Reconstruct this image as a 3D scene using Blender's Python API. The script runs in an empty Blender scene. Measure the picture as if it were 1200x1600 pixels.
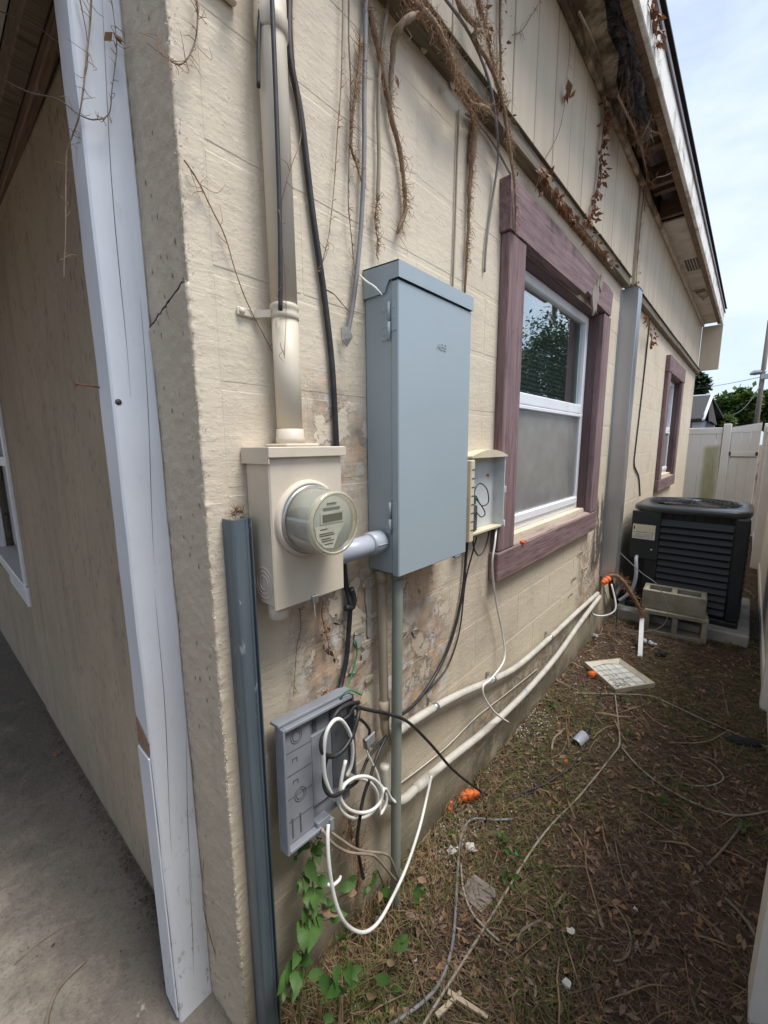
import bpy, math, random
from mathutils import Vector, Matrix, noise
random.seed(7)
S = bpy.context.scene
COL = S.collection
R_ = math.radians
# ------------------------------------------------------------------ camera
F_PX, CX, CY = 641.0, 600.0, 800.0          # focal length and centre in photo pixels (1200 x 1600)
CAM = Vector((0.766, 0.0, 1.45))
def _ray(x, y): return Vector((x-CX, y-CY, F_PX))
_dy = _ray(1178, 692).normalized()
_dd = _ray(632, 4780); _dd = (_dd - _dy*_dd.dot(_dy)).normalized()
_dz = -_dd; _dx = _dy.cross(_dz)
ROT = Matrix((_dx, _dy, _dz))               # image axes -> world
cd = bpy.data.cameras.new('camera'); cam = bpy.data.objects.new('camera', cd); COL.objects.link(cam)
cd.sensor_fit = 'HORIZONTAL'; cd.sensor_width = 36; cd.lens = 36*F_PX/1200
cd.clip_start = 0.02; cd.clip_end = 2000
r, u, b = ROT.col[0], -ROT.col[1], -ROT.col[2]
cam.matrix_world = Matrix(((r[0], u[0], b[0], CAM[0]), (r[1], u[1], b[1], CAM[1]), (r[2], u[2], b[2], CAM[2]), (0, 0, 0, 1)))
S.camera = cam
# ------------------------------------------------------------------ sky, sun, exposure
SUN = Vector((0.38, 0.12, 0.92)).normalized()
W = bpy.data.worlds.new('World'); S.world = W; W.use_nodes = True
nt = W.node_tree; bg = nt.nodes['Background']
sky = nt.nodes.new('ShaderNodeTexSky'); sky.sky_type = 'NISHITA'; sky.sun_disc = False
sky.sun_elevation = math.asin(SUN.z); sky.sun_rotation = math.atan2(SUN.x, SUN.y)
sky.air_density = 1.0; sky.dust_density = 2.0
tc = nt.nodes.new('ShaderNodeTexCoord'); mp = nt.nodes.new('ShaderNodeMapping'); mp.inputs['Scale'].default_value = (1, 1, 2.6)
nz = nt.nodes.new('ShaderNodeTexNoise'); nz.inputs['Scale'].default_value = 2.3; nz.inputs['Detail'].default_value = 7; nz.inputs['Roughness'].default_value = .55
rp = nt.nodes.new('ShaderNodeValToRGB'); rp.color_ramp.elements[0].position = .36; rp.color_ramp.elements[1].position = .62
rp.color_ramp.elements[0].color = (.35, .35, .35, 1); rp.color_ramp.elements[1].color = (1, 1, 1, 1)
mx = nt.nodes.new('ShaderNodeMix'); mx.data_type = 'RGBA'; mx.inputs[7].default_value = (4.35, 4.95, 5.85, 1)
nt.links.new(tc.outputs['Generated'], mp.inputs[0]); nt.links.new(mp.outputs[0], nz.inputs['Vector']); nt.links.new(nz.outputs[0], rp.inputs[0])
nt.links.new(rp.outputs[0], mx.inputs[0]); nt.links.new(sky.outputs[0], mx.inputs[6]); nt.links.new(mx.outputs[2], bg.inputs[0])
bg.inputs[1].default_value = 0.10
sl = bpy.data.lights.new('sun', 'SUN'); sl.energy = 2.1; sl.angle = R_(24); sl.color = (1, .96, .9)
so = bpy.data.objects.new('sun', sl); COL.objects.link(so); so.rotation_euler = SUN.to_track_quat('Z', 'Y').to_euler(); so.location = (4, 2, 8)
S.view_settings.view_transform = 'Standard'; S.view_settings.look = 'None'; S.view_settings.exposure = 1.06; S.view_settings.gamma = 1
# ------------------------------------------------------------------ pixel -> place
def WX(px, py, X=0.0):
    d = ROT @ _ray(px, py); return CAM + d*((X-CAM.x)/d.x)
def WY(px, py, Y):
    d = ROT @ _ray(px, py); return CAM + d*((Y-CAM.y)/d.y)
def WZ(px, py, Z=0.0):
    d = ROT @ _ray(px, py); return CAM + d*((Z-CAM.z)/d.z)
def gz(x, y):                                # height of the yard
    return .016*noise.noise(Vector((x*2.3, y*2.3, 3.1))) + .009*noise.noise(Vector((x*9, y*9, 1.7)))
def GP(px, py, lift=0.0):
    p = WZ(px, py, lift); p = WZ(px, py, gz(p.x, p.y)+lift); return p
# ------------------------------------------------------------------ materials
MATS = {}
class NT:
    def __init__(s, name):
        m = bpy.data.materials.new(name); m.use_nodes = True; s.m = m; s.t = m.node_tree; MATS[name] = m
        s.b = s.t.nodes['Principled BSDF']; s.out = s.t.nodes['Material Output']
        s.pos = s.n('ShaderNodeNewGeometry').outputs['Position']
    def n(s, typ, **kw):
        k = s.t.nodes.new(typ)
        for a, v in kw.items(): setattr(k, a, v)
        return k
    def put(s, sock, v):
        if isinstance(v, bpy.types.NodeSocket): s.t.links.new(v, sock)
        elif isinstance(v, (tuple, list)) and len(v) == 3 and sock.type == 'RGBA': sock.default_value = (*v, 1)
        else: sock.default_value = v
    def map(s, scale=(1, 1, 1), rot=(0, 0, 0), loc=(0, 0, 0), vec=None):
        k = s.n('ShaderNodeMapping'); s.put(k.inputs[0], vec or s.pos)
        k.inputs['Scale'].default_value = scale; k.inputs['Rotation'].default_value = rot; k.inputs['Location'].default_value = loc
        return k.outputs[0]
    def noise(s, scale, detail=4, rough=.55, vec=None, dist=0):
        k = s.n('ShaderNodeTexNoise'); s.put(k.inputs['Vector'], vec or s.pos)
        k.inputs['Scale'].default_value = scale; k.inputs['Detail'].default_value = detail; k.inputs['Roughness'].default_value = rough
        k.inputs['Distortion'].default_value = dist
        return k.outputs[0]
    def voro(s, scale, vec=None, feature='F1', out=0):
        k = s.n('ShaderNodeTexVoronoi', feature=feature); s.put(k.inputs['Vector'], vec or s.pos); k.inputs['Scale'].default_value = scale
        return k.outputs[out]
    def ramp(s, fac, a, b_, c0=0.0, c1=1.0):
        k = s.n('ShaderNodeMapRange'); s.put(k.inputs[0], fac)
        for i, v in enumerate((a, b_, c0, c1)): k.inputs[i+1].default_value = v
        return k.outputs[0]
    def mix(s, fac, a, b_):
        k = s.n('ShaderNodeMix', data_type='RGBA'); s.put(k.inputs[0], fac); s.put(k.inputs[6], a); s.put(k.inputs[7], b_); return k.outputs[2]
    def math(s, op, a, b_=0.0, c=0.0):
        k = s.n('ShaderNodeMath', operation=op); s.put(k.inputs[0], a); s.put(k.inputs[1], b_); s.put(k.inputs[2], c); return k.outputs[0]
    def xyz(s):
        k = s.n('ShaderNodeSeparateXYZ'); s.put(k.inputs[0], s.pos); return k.outputs
    def bump(s, h, strength=.3, dist=.01, normal=None):
        k = s.n('ShaderNodeBump'); s.put(k.inputs['Height'], h); k.inputs['Strength'].default_value = strength; k.inputs['Distance'].default_value = dist
        if normal: s.put(k.inputs['Normal'], normal)
        return k.outputs[0]
    def box(s, lo, hi, soft=.02, wob=None, amt=.05):     # 1 inside a box of the y,z plane (ragged edge)
        x, y, z = s.xyz()
        res = None
        for c, (a, b_) in zip((y, z), zip(lo, hi)):
            cc = s.math('ADD', c, s.math('MULTIPLY', s.math('SUBTRACT', wob, .5), amt)) if wob else c
            k = s.math('MULTIPLY', s.ramp(cc, a-soft, a+soft), s.ramp(cc, b_-soft, b_+soft, 1, 0))
            res = k if res is None else s.math('MULTIPLY', res, k)
        return res
    def fin(s, col=None, rough=None, metal=None, normal=None, spec=None):
        for nm, v in (('Base Color', col), ('Roughness', rough), ('Metallic', metal), ('Normal', normal), ('Specular IOR Level', spec)):
            if v is not None: s.put(s.b.inputs[nm], v)
        return s.m
def simple(name, c, c2=None, scale=8, stretch=(1, 1, 1), lo=.35, hi=.7, rough=.6, metal=0, bump=0, bscale=None, bdist=.004, spec=None):
    t = NT(name); v = t.map(stretch); col = c
    if c2: col = t.mix(t.ramp(t.noise(scale, 6, .6, v), lo, hi), c, c2)
    nrm = t.bump(t.noise(bscale or scale, 5, .6, v), bump, bdist) if bump else None
    t.fin(col, rough, metal, nrm, spec); return t.m

BEIGE = (.63, .55, .43); BEIGE2 = (.56, .48, .37); BARE = (.34, .29, .235)
# painted block wall: brush marks, dirt, algae stains near the soil, peeled paint
t = NT('painted_block')
w1 = t.noise(3.2, 5, .6); w2 = t.noise(14, 5, .65); big = t.noise(1.1, 3)
col = t.mix(t.ramp(big, .35, .7), BEIGE, BEIGE2)
col = t.mix(t.ramp(t.noise(1.0, 5, .7, t.map((1, 9, .7))), .55, .8, 0, .45), col, (.40, .35, .28))          # run-down streaks
col = t.mix(t.ramp(w2, .68, .78, 0, .5), col, (.33, .27, .2))
sp = t.math('MULTIPLY', t.ramp(t.voro(60), .0, .16, 1, 0), t.ramp(t.noise(5, 3), .52, .62))
col = t.mix(t.math('MULTIPLY', sp, .8), col, (.10, .085, .07))
col = t.mix(t.math('MULTIPLY', t.ramp(t.noise(2.2, 6, .7), .52, .7), .45), col, (.36, .31, .25))
peel = None
for lo, hi in (((.56, .58), (.80, 1.12)), ((.84, .55), (1.2, .92)), ((.86, .93), (1.11, 1.12)), ((.70, 1.36), (.80, 1.52)), ((2.75, .18), (3.22, .80)), ((.60, 1.12), (.72, 1.6)), ((1.4, .05), (2.6, .32))):
    k = t.box(lo, hi, .05, w1, .12); peel = k if peel is None else t.math('MAXIMUM', peel, k)
pn = t.noise(9, 6, .62); pm = t.math('MULTIPLY', peel, t.ramp(pn, .45, .48))
edge = t.math('MULTIPLY', peel, t.math('MULTIPLY', t.ramp(pn, .43, .455), t.ramp(pn, .455, .485, 1, 0)))
pcol = t.mix(t.ramp(t.noise(22, 5), .4, .62), (.50, .35, .24), (.25, .21, .17))
pcol = t.mix(t.ramp(w2, .5, .62), pcol, (.54, .52, .49))
col = t.mix(pm, col, pcol)
col = t.mix(t.math('MULTIPLY', edge, .75), col, (.10, .08, .065))
patch = t.box((.97, .955), (1.115, 1.14), .006, w2, .02)                                                        # unpainted rectangle under the panel
col = t.mix(patch, col, t.mix(t.ramp(t.noise(26, 6, .7), .52, .72), (.56, .42, .29), (.13, .095, .07)))
black = t.math('MULTIPLY', t.box((3.02, .55), (3.28, 1.08), .04, w1, .1), t.ramp(t.noise(6, 6, .7, t.map((1, 2.2, .8))), .44, .49))
col = t.mix(t.math('MULTIPLY', black, .85), col, (.035, .025, .03))
x, y, z = t.xyz()
alg = t.math('MULTIPLY', t.ramp(z, .02, .55, 1, 0), t.ramp(t.noise(2.6, 6, .65), .30, .54))
col = t.mix(t.math('MULTIPLY', alg, .75), col, (.12, .125, .07))
soil = t.math('MULTIPLY', t.ramp(z, .0, .16, 1, 0), t.ramp(t.noise(9, 6, .65), .3, .6))
col = t.mix(t.math('MULTIPLY', soil, .8), col, (.07, .055, .04))
brush = t.noise(1, 5, .6, t.map((30, 16, 95))); trow = t.noise(1, 4, .6, t.map((8, 5, 14))); lump = t.noise(42, 4, .7)
h = t.math('ADD', t.math('MULTIPLY', brush, .55), t.math('ADD', t.math('MULTIPLY', trow, 1.5), t.math('MULTIPLY', t.ramp(lump, .5, .8), .5)))
h = t.math('SUBTRACT', h, t.math('MULTIPLY', pm, .35)); h = t.math('SUBTRACT', h, t.math('MULTIPLY', patch, .4))
t.fin(col, .78, 0, t.bump(h, .36, .006))
# rough stucco on the shaded front
t = NT('rough_stucco')
col = t.mix(t.ramp(t.noise(1.7, 4), .35, .7), (.54, .465, .365), (.46, .39, .30))
pits = t.math('MULTIPLY', t.ramp(t.voro(48, t.map((1, 1, .55))), .0, .2, 1, 0), t.ramp(t.noise(7, 4), .40, .58))
col = t.mix(t.math('MULTIPLY', pits, .9), col, (.09, .078, .06))
col = t.mix(t.ramp(t.noise(2, 5, .7, t.map((6, 6, .6))), .55, .8, 0, .5), col, (.24, .205, .15))
h = t.math('SUBTRACT', t.math('ADD', t.noise(30, 6, .7), t.math('MULTIPLY', t.noise(9, 4), 1.2)), t.math('MULTIPLY', pits, .8))
t.fin(col, .85, 0, t.bump(h, .8, .008))
t = NT('porch_stucco')                                  # same render, colour darkened for porch shade, plus mildew specks and runs
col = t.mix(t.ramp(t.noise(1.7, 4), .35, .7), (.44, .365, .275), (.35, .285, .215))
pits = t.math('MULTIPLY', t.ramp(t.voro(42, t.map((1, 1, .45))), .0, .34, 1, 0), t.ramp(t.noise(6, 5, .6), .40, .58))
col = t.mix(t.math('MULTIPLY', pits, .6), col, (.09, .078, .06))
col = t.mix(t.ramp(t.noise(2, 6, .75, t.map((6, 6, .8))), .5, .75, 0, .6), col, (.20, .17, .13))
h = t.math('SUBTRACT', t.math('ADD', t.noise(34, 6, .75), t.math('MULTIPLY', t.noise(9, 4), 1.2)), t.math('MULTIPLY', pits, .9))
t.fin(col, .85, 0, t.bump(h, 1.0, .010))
t = NT('siding_paint')
col = t.mix(t.ramp(t.noise(1, 4, .6, t.map((4, 7, .9))), .4, .75), (.56, .485, .375), (.46, .395, .30))
col = t.mix(t.ramp(t.noise(2, 6, .75, t.map((3, 12, 1.2))), .62, .78, 0, .55), col, (.19, .165, .13))
t.fin(col, .72, 0, t.bump(t.noise(1, 4, .6, t.map((40, 110, 5))), .35, .003))
def wood(name, a, b_, dark, axis, rough=.7, bump=.5):
    t = NT(name); sc = {'x': (2.2, 40, 40), 'y': (40, 2.2, 40), 'z': (40, 40, 2.2)}[axis]
    g = t.noise(1, 6, .65, t.map(sc), .6); g2 = t.noise(1, 3, .5, t.map(tuple(v*3 for v in sc)))
    col = t.mix(t.ramp(g, .35, .65), a, b_); col = t.mix(t.ramp(t.noise(4, 6, .7), .55, .75, 0, .55), col, dark)
    col = t.mix(t.ramp(g2, .52, .68, 0, .6), col, dark); col = t.mix(t.ramp(t.noise(11, 3, .5), .70, .74, 0, .8), col, dark)
    t.fin(col, rough, 0, t.bump(t.math('ADD', g, t.math('MULTIPLY', g2, .5)), bump, .005)); return t.m
wood('mauve_wood_z', (.155, .092, .096), (.265, .178, .182), (.06, .036, .036), 'z')
wood('mauve_wood_y', (.155, .092, .096), (.265, .178, .182), (.06, .036, .036), 'y')
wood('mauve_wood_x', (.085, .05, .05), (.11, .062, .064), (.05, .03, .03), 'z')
wood('bare_sill', (.36, .285, .235), (.24, .185, .155), (.12, .08, .07), 'y')
wood('grey_wood', (.20, .18, .16), (.32, .285, .25), (.09, .07, .06), 'z')
wood('dark_wood', (.14, .09, .06), (.22, .145, .095), (.04, .028, .02), 'x')
wood('deck_wood', (.32, .20, .13), (.21, .13, .085), (.045, .03, .022), 'y')
wood('ledge_wood', (.20, .165, .11), (.12, .098, .066), (.05, .042, .03), 'y')
t = NT('white_post_paint')
g = t.noise(1, 5, .6, t.map((60, 60, 2.5)))
col = t.mix(t.ramp(t.noise(2.5, 5), .4, .75), (.66, .69, .745), (.58, .61, .67))
col = t.mix(t.ramp(t.noise(1, 6, .6, t.map((34, 34, 1.1)), .3), .67, .70, 0, .5), col, (.11, .11, .125))
x, y, z = t.xyz()
col = t.mix(t.math('MULTIPLY', t.ramp(z, .0, .7, .9, .12), t.ramp(t.noise(1, 6, .75, t.map((60, 60, 22))), .58, .66)), col, (.22, .20, .18))
t.fin(col, .5, 0, t.bump(g, .35, .003))
simple('galvanised', (.50, .51, .52), (.43, .445, .46), 7, (1, 1, .25), .3, .7, .36, .85, .05, 30)
t = NT('blue_grey_metal')
col = t.mix(t.ramp(t.noise(1, 5, .65, t.map((22, 22, 1.2))), .4, .66), (.11, .15, .185), (.185, .23, .265))
x, y, z = t.xyz()
col = t.mix(t.math('MULTIPLY', t.ramp(z, .55, 1.3, .1, 1), t.ramp(t.noise(1, 6, .7, t.map((24, 24, 9))), .6, .65)), col, (.55, .58, .6))
t.fin(col, .42, .45, t.bump(t.noise(60, 3), .1, .002))
simple('panel_paint', (.335, .40, .435), (.32, .382, .415), 3, rough=.38, bump=.05, bscale=260, bdist=.001, spec=.4)
simple('meter_paint', (.60, .53, .43), (.50, .43, .335), 7, (1, 1, 1), .5, .8, .5, 0, .25, 60, .002)
simple('mast_paint', (.64, .57, .465), (.52, .45, .34), 6, (1, 1, .4), .45, .8, .5, 0, .2, 30, .003)
simple('pvc_grey', (.40, .43, .50), (.35, .38, .44), 5, rough=.35, bump=.03, bscale=80)
simple('pvc_aged', (.50, .48, .43), (.36, .345, .30), 11, (1, 1, 1), .42, .72, .5, 0, .1, 40)
simple('pvc_tan', (.40, .34, .255), (.27, .225, .165), 8, (1, 1, .4), .4, .75, .55, 0, .15, 30)
simple('pvc_green', (.21, .245, .21), (.28, .28, .245), 9, (1, 1, .3), .4, .7, .5, 0, .1, 40)
simple('black_rubber', (.012, .012, .014), (.035, .034, .036), 40, rough=.5)
simple('grey_cable', (.15, .145, .155), (.26, .25, .25), 30, (1, 1, .4), rough=.6)
simple('tan_cable', (.30, .255, .19), (.19, .155, .115), 24, (1, 1, .4), rough=.7)
simple('ground_cable', (.36, .325, .265), (.22, .185, .14), 16, rough=.7)
simple('white_cable', (.72, .72, .69), (.50, .48, .43), 14, lo=.5, hi=.8, rough=.45)
simple('green_wire', (.02, .22, .10), rough=.4)
simple('connector_metal', (.65, .66, .68), (.45, .45, .46), 60, rough=.3, metal=1)
simple('box_grey_plastic', (.225, .24, .27), (.18, .19, .215), 10, rough=.5, bump=.05, bscale=90)
simple('box_dark_plastic', (.06, .065, .075), (.10, .105, .115), 12, rough=.55)
simple('tele_beige', (.66, .59, .44), (.52, .45, .32), 12, rough=.5)
simple('tele_grey', (.55, .58, .58), (.44, .46, .46), 9, lo=.5, hi=.8, rough=.55)
simple('vinyl_white', (.76, .78, .82), (.64, .66, .69), 9, lo=.5, hi=.85, rough=.4)
simple('blind', (.46, .47, .44), rough=.55)
simple('room_wall', (.10, .10, .095), rough=.9)
simple('ac_dark', (.013, .017, .021), (.020, .025, .030), 6, rough=.42, spec=.4)
simple('ac_louver', (.0075, .010, .013), rough=.45)
simple('ac_core', (.006, .006, .007), rough=.7)
simple('ac_top', (.035, .041, .048), (.022, .026, .031), 7, rough=.3)
simple('label_white', (.74, .73, .69), (.50, .48, .42), 30, rough=.5)
simple('label_cream', (.60, .56, .42), rough=.5)
simple('ink', (.05, .05, .055), rough=.6)
simple('ink_light', (.22, .23, .23), rough=.6)
simple('concrete_block', (.34, .315, .25), (.19, .18, .125), 9, (1, 1, 1), .35, .7, .9, 0, .7, 60, .006)
simple('concrete_pad', (.40, .385, .36), (.26, .25, .225), 7, rough=.85, bump=.4, bscale=50)
simple('stone_tile', (.26, .23, .205), (.17, .145, .125), 12, rough=.85, bump=.5, bscale=30)
simple('vinyl_fence', (.80, .775, .735), (.73, .70, .655), 3, rough=.5)
t = NT('vinyl_fence_algae')
w = t.noise(6, 5); m_ = t.math('MULTIPLY', t.ramp(t.noise(3, 5, .6, t.map((3, 1, 1.2))), .3, .6), 1)
x, y, z = t.xyz()
xx = t.math('ADD', x, t.math('MULTIPLY', t.math('SUBTRACT', w, .5), .06))
mask = t.math('MULTIPLY', t.math('MULTIPLY', t.ramp(xx, .13, .19), t.ramp(xx, .32, .40, 1, 0)), t.ramp(t.math('ADD', z, t.math('MULTIPLY', w, .12)), 1.42, 1.50, 1, 0))
t.fin(t.mix(t.math('MULTIPLY', mask, t.ramp(m_, 0, 1, .6, .95)), (.80, .775, .735), (.36, .36, .18)), .55)
simple('soffit_paint', (.62, .58, .53), (.44, .40, .345), 7, (1, 1, 1), .4, .7, .8, 0, .4, 25)
simple('soffit_stained', (.52, .45, .36), (.13, .10, .07), 9, (1, 1, 1), .38, .6, .9, 0, .5, 18, .006)
t = NT('fascia_paint')
col = t.mix(t.ramp(t.noise(5, 6, .65), .5, .64), (.80, .80, .77), (.42, .40, .34))
col = t.mix(t.ramp(t.noise(1, 6, .7, t.map((9, 1.5, 14))), .6, .68), col, (.12, .10, .08)); t.fin(col, .7, 0, t.bump(t.noise(30), .3, .003))
simple('drip_edge', (.16, .135, .14), (.22, .19, .19), 12, rough=.4, metal=.5)
simple('insulation', (.16, .165, .175), (.06, .06, .065), 25, rough=.95, bump=1, bscale=50, bdist=.02)
simple('shingle', (.030, .030, .033), (.05, .048, .049), 14, rough=.9, bump=.5, bscale=30)
t = NT('soil')
a = t.noise(55, 6, .7); b2 = t.noise(4, 5, .6)
col = t.mix(t.ramp(a, .35, .7), (.055, .034, .024), (.15, .092, .063))
col = t.mix(t.math('MULTIPLY', t.ramp(b2, .5, .66), .55), col, (.085, .085, .035))
t.fin(col, .95, 0, t.bump(t.math('ADD', a, t.noise(14, 4)), 1, .02))
t = NT('porch_concrete')
a = t.noise(2.2, 6, .65); fine = t.noise(80, 5, .75); midn = t.noise(17, 6, .72)
col = t.mix(t.ramp(a, .32, .68), (.46, .405, .34), (.31, .27, .225))
col = t.mix(t.ramp(midn, .48, .70, 0, .75), col, (.15, .13, .11))
col = t.mix(t.ramp(fine, .5, .72, 0, .7), col, (.12, .105, .09))
x, y, z = t.xyz()
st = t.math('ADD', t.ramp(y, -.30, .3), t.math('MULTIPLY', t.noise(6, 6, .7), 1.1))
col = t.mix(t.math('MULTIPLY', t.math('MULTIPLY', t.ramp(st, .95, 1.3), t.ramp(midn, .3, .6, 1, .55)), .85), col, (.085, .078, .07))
col = t.mix(t.ramp(t.noise(8, 6, .75), .66, .72, 0, .8), col, (.52, .49, .45))
t.fin(col, .9, 0, t.bump(t.math('ADD', fine, t.math('MULTIPLY', midn, 2)), .9, .008))
def leafmat(name, a, b_, dark=None, rough=.55, trans=.2):
    t = NT(name); col = t.mix(t.ramp(t.noise(13, 4, .6), .35, .68), a, b_)
    t.fin(col, rough, 0, None, .3)
    t.b.inputs['Subsurface Weight'].default_value = 0
    tr = t.n('ShaderNodeBsdfTranslucent'); t.put(tr.inputs[0], col); mxs = t.n('ShaderNodeMixShader'); mxs.inputs[0].default_value = trans
    t.t.links.new(t.b.outputs[0], mxs.inputs[1]); t.t.links.new(tr.outputs[0], mxs.inputs[2]); t.t.links.new(mxs.outputs[0], t.out.inputs[0])
    return t.m
leafmat('leaf_green', (.045, .11, .022), (.095, .18, .045), trans=.25)
leafmat('grass_green', (.095, .125, .032), (.165, .175, .055))
leafmat('tree_leaf', (.050, .095, .022), (.10, .155, .036), trans=.3)
leafmat('tree_leaf_dark', (.022, .045, .016), (.04, .065, .022), trans=.2)
leafmat('straw', (.19, .122, .07), (.33, .225, .135), trans=.1)
leafmat('straw_dark', (.085, .052, .036), (.17, .105, .072), trans=.1)
leafmat('dead_leaf', (.25, .14, .075), (.38, .235, .13), trans=.15)
leafmat('dead_leaf_red', (.18, .078, .042), (.29, .145, .08), trans=.2)
leafmat('wood_chip', (.29, .205, .155), (.165, .105, .075), trans=0)
simple('vine_bark', (.24, .15, .09), (.14, .088, .055), 40, (1, 1, .5), rough=.85, bump=.6, bscale=90)
simple('vine_pale', (.30, .225, .15), (.19, .135, .09), 35, rough=.85)
simple('twig_grey', (.21, .175, .14), (.13, .10, .08), 35, rough=.85)
simple('rootlet', (.25, .145, .08), (.35, .22, .125), 30, rough=.9)
simple('bark', (.09, .075, .06), (.055, .045, .036), 12, (1, 1, .2), rough=.9)
simple('pole_wood', (.16, .135, .115), (.11, .09, .078), 3, (6, 6, .5), rough=.85)
simple('lath_wood', (.55, .45, .33), (.40, .31, .22), 20, rough=.8)
simple('foam_orange', (.75, .16, .03), (.62, .11, .02), 14, rough=.65, bump=.35, bscale=120, bdist=.003)
simple('paper_white', (.62, .60, .56), (.45, .43, .39), 25, rough=.8)
simple('black_cloth', (.018, .018, .022), (.035, .034, .036), 30, rough=.95)
simple('tray_beige', (.55, .51, .41), (.40, .36, .27), 12, rough=.5)
simple('tray_inner', (.66, .67, .63), (.52, .52, .48), 8, rough=.4)
simple('clear_plastic', (.50, .52, .54), rough=.2)
simple('mortar', (.46, .45, .42), (.33, .31, .28), 30, rough=.9, bump=.5, bscale=60)
simple('paint_flake', (.62, .54, .42), (.50, .43, .33), 20, rough=.7)
simple('rust', (.22, .09, .045), (.10, .05, .03), 30, rough=.8)
simple('white_siding', (.55, .60, .68), rough=.6)
simple('house_blue', (.20, .24, .31), rough=.7)
simple('lcd', (.10, .115, .085), rough=.25)
simple('meter_face', (.58, .60, .59), (.52, .54, .53), 12, rough=.4)
simple('meter_inner', (.46, .47, .475), (.38, .385, .39), 10, rough=.45)
def glass(name, tint, f0, rough=.02, haze=0, hz=(.5, .5, .5)):
    t = NT(name); tr = t.n('ShaderNodeBsdfTransparent'); tr.inputs[0].default_value = (*tint, 1)
    gl = t.n('ShaderNodeBsdfGlossy'); gl.inputs['Roughness'].default_value = rough; gl.inputs[0].default_value = (1, 1, 1, 1)
    lw = t.n('ShaderNodeLayerWeight'); lw.inputs[0].default_value = .5
    r0 = ((f0-1)/(f0+1))**2*1.6                                  # two surfaces of a thin pane
    fac = t.math('ADD', r0, t.math('MULTIPLY', t.math('POWER', lw.outputs['Facing'], 2.7), 1-r0))
    m1 = t.n('ShaderNodeMixShader'); t.t.links.new(fac, m1.inputs[0]); base = tr.outputs[0]
    if haze:
        df = t.n('ShaderNodeBsdfDiffuse'); df.inputs[0].default_value = (*hz, 1); m2 = t.n('ShaderNodeMixShader')
        t.put(m2.inputs[0], t.ramp(t.noise(7, 6, .7), .3, .75, haze*.55, haze*1.35)); t.t.links.new(tr.outputs[0], m2.inputs[1]); t.t.links.new(df.outputs[0], m2.inputs[2]); base = m2.outputs[0]
    t.t.links.new(base, m1.inputs[1]); t.t.links.new(gl.outputs[0], m1.inputs[2]); t.t.links.new(m1.outputs[0], t.out.inputs[0]); return t.m
glass('window_glass', (.62, .80, .78), 2.3, .01, .06, (.35, .42, .40))
glass('meter_glass', (.95, .95, .89), 1.45, .05, .10, (.60, .58, .44))
glass('rim_glass', (.95, .93, .82), 1.5, .1, .42, (.72, .68, .52))
glass('insect_screen', (.62, .62, .60), 1.12, .3, .42, (.50, .51, .50))
glass('far_glass', (.5, .6, .6), 1.8, .02)

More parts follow.
